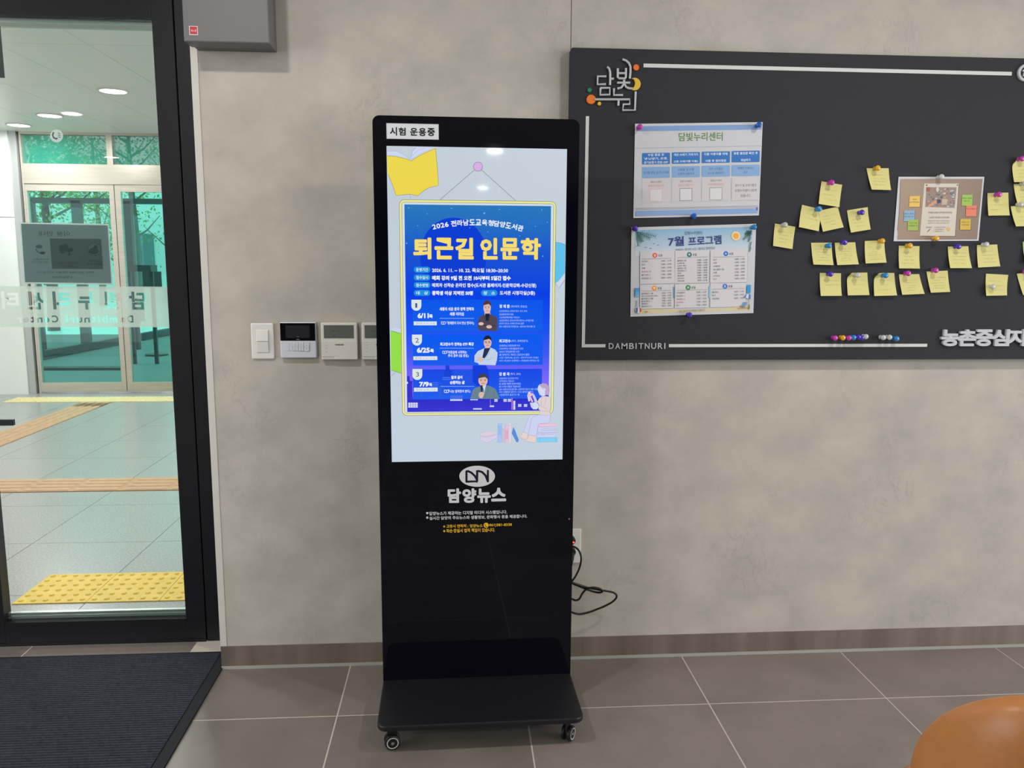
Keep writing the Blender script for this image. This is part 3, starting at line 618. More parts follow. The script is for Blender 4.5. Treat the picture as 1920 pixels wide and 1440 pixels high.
for (x, y, r) in ((318, 863, 5), (703, 869, 5), (1136, 876, 5), (998, 911, 8), (1515, 880, 5), (300, 1182, 6), (868, 1043, 4), (1030, 1080, 4), (1457, 1030, 4), (1317, 1115, 4), (1525, 1297, 6), (485, 918, 4), (400, 1023, 4), (1565, 993, 4)): S.disc(x, y, r, (120, 190, 240), n=8)
txt = '2026 전라남도교육청담양도서관'; xs = [548, 585, 622, 660, 0, 723, 778, 833, 889, 945, 1001, 1057, 1110, 1163, 1216, 1269, 1325]
for ch, x in zip(txt, xs):
    if ch == ' ': continue
    u = (x-940)/410; y = 993+52*u*u+(x-940)*.018; sz = 27 if ord(ch) > 255 else 22; wd_ = 25 if ord(ch) > 255 else 17
    S.text(ch, x-wd_, x+wd_, y-sz, y+sz, (240, 246, 255), .03, 1, ang=-u*.235)
for ch, a, b in (('퇴', 355, 525), ('근', 548, 722), ('길', 735, 905), ('인', 960, 1120), ('문', 1143, 1312), ('학', 1325, 1508)):
    S.text(ch, a, b, 1128+(a-355)*.004, 1328+(a-355)*.004, (120, 120, 170), .052, 2); S.text(ch, a+2, b-2, 1131+(a-355)*.004, 1325+(a-355)*.004, (250, 224, 116), .042, 2)
S.crop(*S5)
for (x0, x1, y0, y1, t) in ((215, 402, 60, 128, '운영기간'), (215, 402, 148, 216, '접수일시'), (215, 402, 234, 300, '접수방법'), (215, 402, 322, 388, '대   상'), (972, 1156, 322, 390, '장   소')):
    S.rrect(x0, y0, x1, y1, (34, 146, 226), 32); S.text(t, x0+26, x1-26, y0+15, y1-14, (226, 244, 255), .02)
W_ = (240, 246, 255)
for t, x0, x1, y0, y1, bd in (('2026. 6. 11. ~ 10. 22. 목요일 18:30~20:30', 420, 1275, 76, 126, .03), ('매회 강의 9일 전 오전 10시부터 5일간 접수', 420, 1305, 162, 214, .05), ('매회차 선착순 온라인 접수(도서관 홈페이지-인문학강좌-수강신청)', 420, 1592, 246, 300, .03),
                          ('중학생 이상 지역민 50명', 420, 880, 332, 382, .05), ('도서관 시청각실(3층)', 1182, 1578, 332, 386, .03)):
    S.text(t, x0, x1, y0, y1, W_, bd)
# cards
S.rect(200, 432, 1664, 786, (10, 88, 240), (22, 96, 236)); S.rect(204, 826, 1664, 1168, (8, 92, 244), (20, 92, 240))
def badge(x, y, n):
    S.poly([(x, y), (x+112, y), (x+112, y+66)]+[(x+56+56*math.cos(t*math.pi/10), y+68+56*math.sin(t*math.pi/10)) for t in range(11)]+[(x, y+66)], (224, 234, 232)); S.text(n, x+(44 if n == '1' else 36), x+(66 if n == '1' else 78), y+38, y+90, (50, 88, 140), 0)
badge(188, 432, '1'); badge(195, 824, '2')
S.text('6/11', 258, 385, 582, 640, W_, .05); S.text('목', 388, 428, 596, 640, W_, .05); S.text('6/25', 250, 396, 970, 1028, W_, .05); S.text('목', 400, 441, 984, 1028, W_, .05)
S.rect(214, 676, 474, 719, (224, 234, 238)); S.text('접수일 : 6. 2. ~ 6. 8.', 240, 450, 686, 709, (140, 150, 160)); S.rect(210, 1068, 480, 1110, (224, 234, 238)); S.text('접수일 : 6. 16. ~ 6. 20.', 232, 460, 1078, 1101, (140, 150, 160))
for t, x0, x1, y0, y1, bd in (('세종의 쉬운 문자 정책 전략과', 505, 892, 516, 556, .03), ('세종 리더십', 618, 778, 572, 612, .03), ('「정재환의 다시 만난 한국사」', 585, 892, 675, 711, .02), ('최고민수가 전하는 ETF 특강', 510, 890, 912, 950, .04), ('「마흔살에 시작하는', 590, 812, 1004, 1040, .02), ('주식 공부 5일 완성」', 600, 832, 1044, 1078, .02),
    ('정 재 환', 1178, 1294, 486, 526, .03), ('(역사학자, 방송인)', 1306, 1488, 494, 526, 0), ('-성균관대학교 사학과 학사, 석사, 박사', 1172, 1490, 548, 572, 0), ('-한글문화연대 대표', 1172, 1336, 585, 608, 0), ('-서강대정책대학원 객원교수', 1172, 1408, 620, 642, 0), ('-성균관대학교 동아시아역사연구소 수석연구원', 1172, 1560, 654, 677, 0), ('-한국사 라디오 세계의 한국사 출연', 1172, 1452, 688, 710, 0), ('-저서 <대한민국은 왜 해방 날>, <큐우슈우 역사기행> 등', 1172, 1578, 722, 746, 0),
    ('최고민수', 1175, 1306, 876, 914, .03), ('(작가, 경제전문가)', 1314, 1498, 882, 912, 0), ('-연세대학교 경영정보학 석사', 1172, 1410, 936, 960, 0), ('-서강대학교 사회생활경제 강의', 1172, 1444, 970, 993, 0), ('-2023년 한경금융대전 초청', 1172, 1400, 1004, 1027, 0), ('-前 현대카드 재테크 전문강사 활동', 1172, 1515, 1038, 1061, 0), ('-<돈은 이렇게 버는 겁니다>, <한국 주식 ETF> 외 출간', 1172, 1618, 1072, 1094, 0), ('-저서 <최고민수 인생역전>, <마흔살에 시작하는> 등', 1172, 1622, 1106, 1128, 0)):
    S.text(t, x0, x1, y0, y1, W_ if bd else (196, 218, 250), bd)
for y in (640, 976): S.line([(505, y), (892, y+1)], 5, (150, 190, 245))
def bookicon(x, y):
    S.line([(x, y), (x+22, y+4), (x+44, y)], 5, W_); S.line([(x, y), (x, y+26)], 5, W_); S.line([(x+44, y), (x+44, y+26)], 5, W_); S.line([(x, y+26), (x+22, y+30), (x+44, y+26)], 5, W_); S.line([(x+22, y+4), (x+22, y+30)], 5, W_)
bookicon(525, 678); bookicon(540, 1008)
SKIN = (226, 190, 178); LIP = (196, 120, 120)
def head(cx, cy, w, h, hair, gray=False):
    S.disc(cx, cy, w, SKIN, h); S.poly([(cx-w*1.05, cy-h*.2), (cx-w*1.05, cy-h*.8), (cx-w*.5, cy-h*1.35), (cx+w*.3, cy-h*1.4), (cx+w*.95, cy-h*.95), (cx+w*1.08, cy-h*.2), (cx+w*.85, cy-h*.45), (cx+w*.4, cy-h*.72), (cx-w*.3, cy-h*.6), (cx-w*.85, cy-h*.5)], hair)
    for s_ in (-1, 1): S.line([(cx+s_*w*.62, cy-h*.02), (cx+s_*w*.25, cy-h*.02)], w*.12, (60, 46, 44)); S.line([(cx+s_*w*.66, cy-h*.25), (cx+s_*w*.22, cy-h*.28)], w*.1, (70, 54, 50))
    S.line([(cx, cy-h*.05), (cx-w*.1, cy+h*.25), (cx+w*.06, cy+h*.27)], w*.09, (200, 156, 144)); S.line([(cx-w*.38, cy+h*.48), (cx, cy+h*.58), (cx+w*.38, cy+h*.48)], w*.16, LIP)
# speaker 1: brown jacket, arms crossed
S.poly([(1010, 560), (1072, 560), (1078, 610), (1010, 610)], SKIN)
S.poly([(935, 760), (932, 690), (950, 628), (1005, 596), (1040, 620), (1080, 594), (1130, 616), (1156, 640), (1156, 740), (1148, 784), (960, 780)], (82, 72, 90)); S.poly([(1015, 588), (1072, 586), (1052, 672), (1030, 668)], (26, 40, 60))
S.line([(1005, 598), (1022, 655), (1032, 700)], 5, (60, 52, 66)); S.line([(1080, 596), (1062, 655), (1048, 700)], 5, (60, 52, 66)); S.line([(950, 700), (1060, 735), (1130, 720)], 8, (58, 50, 64)); S.disc(972, 702, 30, SKIN, 18); S.disc(1062, 736, 32, SKIN, 19); S.line([(1045, 728), (1088, 736)], 3, (196, 156, 146)); head(1040, 524, 42, 62, (86, 56, 60))
# speaker 2: white jacket, glasses, arms crossed
S.poly([(1018, 950), (1072, 950), (1076, 1000), (1012, 1000)], SKIN)
S.poly([(896, 1130), (898, 1060), (935, 1010), (1008, 976), (1040, 1010), (1080, 970), (1130, 992), (1158, 1030), (1150, 1110), (1132, 1168), (945, 1162), (940, 1145)], (196, 212, 236)); S.poly([(1008, 978), (1076, 972), (1040, 1050), (1008, 1092), (986, 1080)], (30, 50, 84))
S.line([(900, 1118), (985, 1098), (1050, 1110), (1110, 1080)], 6, (160, 178, 210)); S.disc(960, 1090, 28, SKIN, 16); S.disc(975, 1115, 24, SKIN, 14); S.line([(1076, 975), (1060, 1040), (1018, 1090)], 5, (168, 184, 212)); head(1045, 914, 44, 58, (30, 34, 50))
for s_ in (-1, 1): outl([(1045+s_*22-14, 902), (1045+s_*22+14, 902), (1045+s_*22+13, 920), (1045+s_*22-13, 920)], (90, 90, 110), 3)
S.crop(*S6)
S.rect(238, 372, 1690, 486, (40, 40, 200), (52, 50, 214))
S.poly([(238, 135), (262, 135), (268, 186), (292, 186), (292, 372), (238, 372)], (50, 48, 206)); S.rect(236, 196, 246, 216, W_)
S.rect(296, 66, 1622, 372, (18, 72, 232), (22, 94, 240))
S.poly([(632, 27), (672, 27), (674, 66), (690, 80), (690, 140), (620, 140), (620, 80), (634, 66)], (16, 66, 214)); S.poly([(912, 27), (1050, 27), (1068, 66), (1080, 120), (1078, 240), (960, 240), (912, 200)], (10, 60, 220))
S.rect(590, 210, 612, 350, (30, 90, 226)); S.rect(373, 300, 393, 352, (36, 96, 226)); S.rect(560, 245, 592, 352, (34, 96, 226)); S.rect(710, 70, 910, 200, (30, 84, 232))
S.poly([(293, 64), (394, 64), (394, 124)]+[(343+51*math.cos(t*math.pi/10), 126+51*math.sin(t*math.pi/10)) for t in range(11)]+[(293, 124)], (224, 234, 232)); S.text('3', 328, 360, 96, 142, (50, 88, 140))
S.text('7/9', 362, 462, 196, 245, W_, .05); S.text('목', 465, 495, 208, 244, W_, .05); S.rect(308, 256, 552, 296, (224, 234, 238)); S.text('접수일 : 6. 30. ~ 7. 6.', 330, 530, 265, 288, (140, 150, 160))
for y in (205, 222, 239): S.line([(500, y), (558, y)], 3, (110, 150, 240))
for y in (152, 170): S.line([(602, y), (690, y)], 4, (110, 150, 240))
for t, x0, x1, y0, y1, bd in (('말과 글이', 692, 806, 132, 168, .04), ('순환하는 삶', 678, 830, 184, 220, .04), ('「나는 말하듯이 쓴다」', 668, 888, 276, 308, .02), ('강 원 국', 1184, 1290, 98, 134, .04), ('(작가, 교수)', 1298, 1404, 102, 132, 0), ('-서울대학교 외교학과 학사', 1180, 1380, 150, 170, 0), ('-우석대학교 객원교수', 1180, 1342, 178, 198, 0), ('-前 김대중 대통령 연설비서관실', 1180, 1404, 205, 226, 0), ('-前 노무현 대통령 연설비서관', 1180, 1404, 234, 254, 0), ('-KBS <강원국의 말 같은 말>, <강원국의 지금 이 사람> 진행', 1180, 1576, 262, 283, 0), ('-저서 <대통령의 글쓰기>, <나는 말하듯이 쓴다>,', 1180, 1540, 289, 310, 0), ('<강원국의 글쓰기> 등', 1188, 1392, 318, 339, 0)):
    S.text(t, x0, x1, y0, y1, W_ if bd else (196, 218, 250), bd)
S.line([(582, 243), (928, 243)], 4, (170, 200, 246)); S.crop(S6[0]+620/S6[2], S6[1]+278/S6[2], S6[2]*1.0); bookicon(0, 0); S.crop(*S6)
for i in range(4):
    for j in range(3): S.rect(250+25*i, 410+18*j, 272+25*i, 424+18*j, (226, 234, 250))
for i in range(10): S.rect(681+12.7*i, 374, 691+12.7*i, 391, (226, 234, 250)); S.rect(685+12.7*i, 335, 689+12.7*i, 372, (110, 140, 240))
for i in range(4): S.rect(888+20*i, 374, 903+20*i, 385, (226, 234, 250))
for i in range(7): S.rect(918+12.6*i, 466, 928+12.6*i, 481, (220, 228, 250))
for i in range(3): S.rect(1088+15*i, 438, 1100+15*i, 454, (226, 234, 250))
for x, y in ((1134, 372), (1228, 372), (1272, 372), (1378, 424), (1438, 424)):
    for j in range(3): S.rect(x, y+10*j, x+34, y+8+10*j, (206, 216, 246))
S.line([(1093, 374), (1093, 438)], 4, (190, 130, 240)); S.rect(1312, 362, 1320, 482, (214, 130, 236)); S.rect(1328, 390, 1349, 438, (210, 214, 240)); S.rect(1328, 441, 1349, 482, (210, 214, 240))
# speaker 3: grey jacket, microphone
S.crop(*S9)
S.poly([(190, 190), (300, 190), (300, 240), (200, 240)], SKIN); S.poly([(20, 452), (50, 320), (90, 262), (190, 232), (250, 300), (310, 206), (400, 240), (470, 280), (510, 360), (542, 458)], (104, 132, 148)); S.poly([(262, 300), (240, 240), (300, 196), (290, 240), (262, 380)], (214, 222, 240)); S.line([(310, 208), (345, 275), (275, 430)], 6, (78, 102, 118)); S.line([(110, 330), (140, 400), (120, 450)], 5, (80, 104, 120)); S.line([(440, 340), (455, 450)], 5, (80, 104, 120))
head(245, 130, 84, 92, (62, 64, 74)); S.line([(175, 105), (320, 105)], 3, (120, 120, 130)); S.poly([(196, 212), (238, 212), (236, 345), (208, 345)], (26, 50, 56)); S.poly([(175, 350), (215, 330), (255, 340), (262, 385), (230, 445), (190, 440), (165, 400)], SKIN); S.line([(180, 372), (240, 366)], 3, (190, 146, 136)); S.line([(178, 392), (240, 388)], 3, (190, 146, 136))
# reading woman, books (line drawing)
LN = (84, 84, 108); LAV = (206, 212, 244); PE = (232, 212, 208)
S.poly([(970, 1050), (1060, 800), (1095, 745), (1150, 735), (1455, 752), (1455, 850), (1420, 890), (1245, 910), (1230, 980), (1205, 1130), (1060, 1105)], LAV); S.line([(968, 1050), (1060, 800), (1095, 748), (1150, 735), (1265, 750)], 3, LN); S.line([(1060, 1100), (1110, 820), (1150, 768), (1230, 752)], 3, LN); S.line([(1245, 910), (1230, 980), (1205, 1130)], 3, LN); S.line([(1455, 752), (1455, 850), (1420, 890), (1245, 905)], 3, LN)
S.poly([(965, 1050), (1055, 1080), (1045, 1160), (1010, 1192), (888, 1140), (935, 1100)], PE); outl([(965, 1050), (1055, 1080), (1045, 1160), (1010, 1192), (888, 1140), (935, 1100)], LN, 3); S.poly([(1062, 1105), (1205, 1130), (1190, 1245), (1000, 1212), (1045, 1160)], PE); outl([(1062, 1105), (1205, 1130), (1190, 1245), (1000, 1212), (1045, 1160)], LN, 3)
TOP = [(1300, 412), (1400, 405), (1455, 440), (1455, 752), (1270, 748), (1272, 668), (1240, 640), (1250, 560), (1222, 510), (1250, 450)]
S.poly(TOP, (226, 212, 214)); outl(TOP, LN, 3); S.line([(1375, 440), (1355, 585), (1285, 560), (1300, 415)], 3, LN); S.line([(1250, 570), (1400, 640), (1455, 690), (1275, 665)], 3, LN)
S.poly([(1225, 290), (1235, 230), (1270, 190), (1340, 200), (1380, 300), (1360, 400), (1310, 410), (1260, 380)], (214, 222, 248)); S.poly([(1262, 205), (1320, 172), (1390, 185), (1430, 230), (1440, 300), (1425, 385), (1395, 395), (1360, 385), (1362, 320), (1370, 270), (1330, 265), (1290, 240)], (190, 168, 204)); outl([(1262, 205), (1320, 172), (1390, 185), (1430, 230), (1440, 300), (1425, 385), (1360, 385), (1362, 320)], LN, 3); S.line([(1225, 290), (1240, 350), (1290, 385), (1315, 410)], 3, LN); S.line([(1258, 322), (1275, 335), (1285, 320)], 3, LN); S.disc(1355, 292, 16, (214, 222, 248)); S.poly([(1375, 385), (1410, 390), (1405, 415), (1385, 410)], (60, 50, 90))
S.poly([(1040, 395), (1060, 330), (1090, 325), (1110, 360), (1090, 500), (1060, 500)], (214, 222, 248)); S.poly([(1130, 385), (1165, 375), (1230, 510), (1190, 560)], (196, 206, 240)); S.poly([(1056, 372), (1140, 352), (1160, 372), (1100, 415), (1148, 500), (1125, 530)], (244, 190, 206)); outl([(1056, 372), (1140, 352), (1160, 372), (1112, 412), (1148, 500), (1125, 530)], (200, 90, 130), 3)
S.poly([(1085, 520), (1130, 530), (1190, 505), (1240, 545), (1250, 600), (1215, 645), (1150, 645), (1105, 600)], (214, 222, 248)); outl([(1085, 520), (1130, 530), (1190, 505), (1240, 545), (1250, 600), (1215, 645), (1150, 645), (1105, 600)], LN, 3); S.line([(1098, 560), (1150, 575)], 3, LN); S.line([(1105, 590), (1155, 598)], 3, LN)
for pts, c in (([(1245, 905), (1560, 895), (1560, 955), (1240, 960)], (238, 196, 222)), ([(1240, 962), (1590, 955), (1590, 1055), (1225, 1055)], LAV), ([(1220, 1065), (1540, 1065), (1545, 1140), (1530, 1150), (1215, 1150)], LAV), ([(1215, 1155), (1590, 1152), (1590, 1230), (1212, 1236)], (130, 212, 250)),
               ([(200, 1070), (310, 1040), (490, 1045), (470, 1085), (360, 1120), (240, 1130), (185, 1100)], (226, 206, 222)), ([(195, 1130), (330, 1150), (500, 1090), (505, 1150), (330, 1245), (160, 1190), (200, 1170)], (220, 206, 236)),
               ([(512, 895), (582, 890), (582, 1240), (512, 1240)], (170, 200, 248)), ([(582, 915), (640, 912), (640, 1240), (582, 1240)], (206, 210, 228)), ([(640, 935), (702, 932), (702, 1240), (640, 1240)], (226, 196, 222)), ([(702, 880), (758, 878), (758, 1240), (702, 1240)], (222, 214, 226)), ([(762, 1075), (790, 960), (815, 1010), (888, 1200), (870, 1235), (845, 1230)], (84, 140, 226))):
    S.poly(pts, c); outl(pts, (120, 130, 170), 2.5)
for y in (992, 1020): S.line([(1285, y), (1588, y)], 3, LN)
S.line([(1225, 1085), (1490, 1085), (1520, 1100)], 3, LN); outl([(1310, 1085), (1340, 1085), (1340, 1115), (1310, 1115)], LN, 3); S.line([(1265, 1154), (1265, 1234)], 3, (60, 100, 150)); S.line([(1550, 1153), (1550, 1232)], 3, (60, 100, 150))
S.rect(516, 930, 578, 1100, (150, 190, 250)); S.rect(586, 985, 636, 1236, (204, 196, 206)); S.rect(644, 1010, 698, 1180, (228, 170, 206)); S.line([(702, 935), (758, 933)], 2.5, LN)
S.build('screen', SCREEN, kiosk)
# --- print on the glass under the screen
S = Art(K(0, -.0003, 1), kx, Z, .00002).crop(780, 860, 8)
S.disc(917, 264, 268, (206, 203, 206), 158, 40)
NV = (12, 12, 34)
S.line([(757, 345), (757, 190), (775, 185), (830, 210), (885, 262), (910, 340), (757, 345)], 34, NV); S.line([(915, 340), (918, 200), (935, 184), (990, 200), (1045, 255), (1075, 335)], 34, NV); S.line([(1078, 185), (1078, 340)], 32, NV)
for x, y in ((757, 345), (757, 190), (915, 188), (1078, 182), (1078, 340), (1076, 340), (912, 344)): S.disc(x, y, 16.5, NV, n=12)
LG = (205, 204, 210)
for ch, a, b in (('담', 474, 676), ('양', 694, 905), ('뉴', 918, 1122), ('스', 1128, 1352)): S.text(ch, a, b, 436 if ch == '스' else 446, (640 if ch == '스' else 664), LG, .05, 3)
S.disc(169, 816, 17, LG, n=14); S.disc(169, 884, 17, LG, n=14)
S.text('담양뉴스가 제공하는 디지털 미디어 시스템입니다.', 200, 1365, 784, 838, LG, .02, 2); S.text('실시간 담양의 주요뉴스와 생활정보, 문화행사 등을 제공합니다.', 200, 1668, 852, 906, LG, .02, 2)
YL = (226, 178, 40)
S.text('※ 고장시 연락처 :', 408, 782, 986, 1036, YL, .02, 1); S.text('담양뉴스', 808, 1000, 982, 1030, YL, .02, 1); S.disc(1052, 998, 38, YL); S.line([(1036, 975), (1036, 1000), (1052, 1018), (1072, 1020)], 9, (40, 30, 10))
S.text('061)381-8338', 1098, 1438, 972, 1022, YL, .02, 1); S.text('※ 파손·망실시 법적 책임이 있습니다.', 408, 1184, 1046, 1104, YL, .02, 1)
S.build('printed_lettering', GLOSSP, kiosk)
S = Art(K(0, -.0006, 1), kx, Z, .0001).crop(*S4)
stk = empty('label_sticker', tuple(K(-.2, 0, 1.8)));  stk.parent = kiosk; stk.location = Vector(K(-.2, 0, 1.8))-wpos(kiosk)
S.rect(116, 104, 590, 246, (150, 152, 158)); S.rect(120, 108, 586, 242, (206, 210, 216))
for ch, a, b, y0, y1 in (('시', 148, 214, 136, 212), ('험', 226, 292, 140, 212), ('운', 330, 400, 142, 214), ('용', 408, 476, 144, 218), ('중', 486, 554, 144, 218)): S.text(ch, a, b, y0, y1, (14, 14, 18), .035, 2)
o = S.build('sticker_face', PRINT, stk); tag(stk, 'white label reading in black Korean letters stuck above the screen')

# --- socket, plugs and power cord behind the kiosk
ot = empty('wall_outlet', (.452, -.005, .43), 'white double wall socket low on the wall behind the kiosk', 'socket')
MB().box(.405, .4985, -.009, 0, .367, .493).build('socket_plate', WHITEP, ot, bevel=.003)
for z in (.462, .402): MB().lathe([(.021, 0), (.021, .0025), (.017, .0025), (.0165, .0005), (0, .0005)], (.452, -.009, z), (0, -1, 0), 24).build('socket_face', WARMP, ot)
YC = -.06
def cp_(x, y, Y=YC): return on(1030+x/5.335, 970+y/5.335, 1, Y)
cd = empty('power_cord', tuple(cp_(300, 900)), 'black power cord looping out from behind the right side of the kiosk', 'cord')
def smooth(pts, n=6):
    P = [pts[0]]+pts+[pts[-1]]; out = []
    for i in range(1, len(P)-2):
        for k in range(n):
            t = k/n; a, b, c, d = P[i-1:i+3]; out.append(.5*((2*b)+(c-a)*t+(2*a-5*b+4*c-d)*t*t+(3*b-a-3*c+d)*t**3))
    return out+[pts[-1]]
CB = mat('cord_black', (20, 20, 22), .45)
L = [cp_(130, 300, -.035), cp_(200, 288, -.035), cp_(240, 292, -.04), cp_(290, 325, -.05), cp_(318, 400), cp_(303, 500), cp_(262, 590), cp_(226, 652), cp_(300, 690), cp_(430, 740, -.055), cp_(500, 752), cp_(532, 738, -.066), cp_(500, 712, -.07), cp_(430, 702, -.07), cp_(372, 718, -.066), cp_(330, 762), cp_(300, 815), cp_(262, 830), cp_(215, 812), cp_(150, 800, -.12)]
MB().tube(smooth(L), .0036, 8).build('cord', CB, cd, smooth=True)
L = [cp_(140, 640, -.1), cp_(215, 650, -.075), cp_(240, 656, -.075), cp_(380, 702), cp_(480, 722), cp_(530, 731), cp_(640, 752), cp_(674, 790), cp_(640, 838), cp_(560, 885), cp_(480, 918), cp_(400, 948), cp_(320, 966), cp_(260, 962), cp_(205, 942), cp_(120, 930, -.12)]
MB().tube(smooth(L), .0036, 8).build('cord', CB, cd, smooth=True)
pc = cp_(222, 235, -.03); pg = MB(); pg.lathe([(.0145, 0), (.0145, .02), (.012, .026), (0, .028)], Vector((pc.x, -.012, pc.z)), (0, -1, 0), 20); plug = pg.build('plug', RUBBER, cd, smooth=False)
MB().lathe([(0, .0), (.003, .0), (.003, .002), (0, .0025)], Vector((pc.x+.006, -.0395, pc.z-.002)), (0, -1, 0), 12).build('indicator_lamp', mat('red_led', (255, 60, 50), .3, emit=(255, 70, 50), es=3), plug)
p2 = cp_(230, 350, -.03); pg = MB(); pg.lathe([(.013, 0), (.013, .018), (.010, .024), (0, .026)], Vector((p2.x, -.012, p2.z)), (0, -1, 0), 18); pg.tube([Vector((p2.x, -.034, p2.z)), cp_(228, 420, -.045), cp_(215, 490, -.06)], .006, 8, rad=[.008, .006, .004]); pg.build('plug', RUBBER, cd)

# ================================================================ WALL DEVICES
YS = -.011
def wz(x, y, Y=YS, c=(450, 590, 1920/170)): return on(c[0]+x/c[2], c[1]+y/c[2], 1, Y)
a, b = wz(205, 180), wz(735, 945); sw = empty('light_switch', ((a.x+b.x)/2, -.004, (a.z+b.z)/2), 'white two-rocker light switch, nearest the door of the wall devices', 'switch')
MB().box(a.x+.001, b.x-.001, -.0085, 0, b.z, a.z).build('switch_plate', WHITEP, sw, bevel=.004)
c1, c2 = wz(335, 330), wz(612, 566); c3 = wz(622, 800)
MB().box(c1.x, c3.x-.0005, -.0105, -.006, c3.z-.001, c1.z+.001).build('rocker_frame', WARMP, sw, bevel=.001)
for z1, z0, t in ((c1.z, c2.z+.0008, 1), (c2.z-.0008, c3.z, -1)):
    m = MB(); x0_, x1_ = c1.x+.001, c3.x-.0015; f0, f1 = (-.0165, -.0115) if t > 0 else (-.0115, -.0165)
    m.add([(x0_, -.009, z0), (x1_, -.009, z0), (x1_, -.009, z1), (x0_, -.009, z1), (x0_, f0, z0), (x1_, f0, z0), (x1_, f1, z1), (x0_, f1, z1)], [(0, 1, 5, 4), (1, 2, 6, 5), (2, 3, 7, 6), (3, 0, 4, 7), (4, 5, 6, 7)]); m.build('rocker', WHITEP, sw, bevel=.001)
Yk = -.02; a, b = wz(836, 160, Yk), wz(1625, 915, Yk); kp = empty('security_panel', ((a.x+b.x)/2, -.01, (a.z+b.z)/2), 'white wall keypad panel with a black display across its top half', 'panel')
MB().box(a.x, b.x, Yk, 0, b.z, a.z).build('panel_case', mat('cool_white', (205, 209, 218), .35), kp, bevel=.003)
zt_, zb_ = wz(850, 178, Yk).z, wz(850, 552, Yk).z
MB().box(a.x+.001, b.x-.0025, Yk-.0012, Yk+.002, zb_, zt_).build('display_glass', mat('panel_glass', (14, 14, 18), .08), kp, bevel=.0006)
p, q = wz(958, 228, Yk-.0015), wz(1478, 492, Yk-.0015); MB().box(p.x, q.x, Yk-.0016, Yk-.001, q.z, p.z).build('display', mat('panel_lcd', (40, 41, 46), .2), kp)
A = Art((a.x, Yk-.0004, a.z), (1, 0, 0), Z, .0001).crop(450, 590, 1920/170)
for i, xs_ in enumerate(((985, 1108), (1112, 1232), (1238, 1350), (1356, 1468))):
    for j, ys_ in enumerate(((592, 686), (690, 772))):
        x0_, x1_ = xs_; y0_, y1_ = ys_; A.rect(x0_, y0_, x1_, y1_, (176, 182, 194)); A.rect(x0_+3, y0_+3, x1_-3, y1_-3, (206, 210, 219)); cx = (x0_+x1_)/2
        if i < 3: A.disc(cx, y0_+34, 14, (140, 146, 158)); A.disc(cx, y0_+34, 9, (206, 210, 219)); A.text(('경비', '해제', '외출', '조명', '정보', '설정')[i*2+j], cx-30, cx+30, y0_+58, y0_+76, (120, 126, 138))
        elif j == 0: A.poly([(cx-12, y0_+62), (cx+12, y0_+62), (cx, y0_+38)], (110, 116, 128))
        else: A.poly([(cx-12, y0_+26), (cx, y0_+50), (cx+12, y0_+26)], (110, 116, 128))
A.build('key_print', PRINT, kp)
A = Art((a.x, Yk-.0018, a.z), (1, 0, 0), Z, .0001).crop(450, 590, 1920/170); A.disc(1224, 465, 9, (120, 124, 132)); A.rect(1190, 521, 1258, 529, (150, 154, 160)); A.build('display_print', PRINT, kp)
def thermostat(c, x0, x1, lab, cut):
    Yt = -.022; f = lambda x, y, Y=Yt: wz(x, y, Y, c)
    a, b = f(1025, 96), f(1468, 540); t = empty('wall_controller', ((x0+x1)/2, -.011, (a.z+b.z)/2), lab, 'controller', 'pair of white room controllers')
    W = x1-x0; u = lambda x: x0+(x-1025)/(1468-1025)*W
    MB().box(x0, x1, Yt, 0, b.z, a.z).build('controller_case', WARMP, t, bevel=.003)
    MB().box(x0+.0005, x1-.0005, Yt-.002, Yt+.001, f(0, 508).z, f(0, 318).z).build('flap', WARMP, t, bevel=.0012)
    MB().box(u(1185), x1-.0005, Yt-.002, Yt+.001, b.z+.001, f(0, 505).z).build('flap', WARMP, t, bevel=.0012)
    MB().box(u(1062), u(1425), Yt-.0008, Yt+.001, f(0, 284).z, f(0, 126).z).build('lcd', mat('lcd_green', (98, 104, 96), .12), t)
    A = Art((x0, Yt-.0022, a.z), (1, 0, 0), Z, .0001); k = W/(1468-1025)
    def loc(x, y): return (u(x)-x0, f(1200, y).z-a.z)
    def lrect(xa, ya, xb, yb, cc): p0, p1 = loc(xa, yb), loc(xb, ya); A.poly([p0, (p1[0], p0[1]), p1, (p0[0], p1[1])], cc, True)
    vs, fs, _ = glyphs('SAMSUNG', .06, 1); A.m.cur = lin((70, 70, 74)); p0, p1 = loc(1198, 368), loc(1302, 352); A.m.add([A.P(p0[0]+x*(p1[0]-p0[0]), p0[1]+y*(p1[1]-p0[1]))+Vector((0, -ly*1e-5, 0)) for x, y, ly in vs], fs)
    for y in (330, 365, 400, 445): lrect(1080, y-3, 1100, y+3, (176, 172, 164))
    tag(A.build('case_print', PRINT, t), kind='stuff')
    A = Art((x0, Yt-.001, a.z), (1, 0, 0), Z, .0001)
    for y, x_a, x_b in ((197, 1155, 1200), (197, 1222, 1262), (255, 1172, 1200)): lrect(x_a, y-5, x_b, y+5, (60, 66, 60))
    A.build('lcd_print', PRINT, t)
cA = (440, 590, 6.4); e = wz(1030, 96, -.022, cA); f_ = wz(1468, 96, -.022, cA); WT = f_.x-e.x; e2 = wz(1520, 96, -.022, cA)
thermostat(cA, e.x, f_.x, 'white room controller with a grey-green display, fully visible beside the keypad panel', False)
thermostat(cA, e2.x, e2.x+WT, 'white room controller with a grey-green display, half hidden behind the kiosk', True)

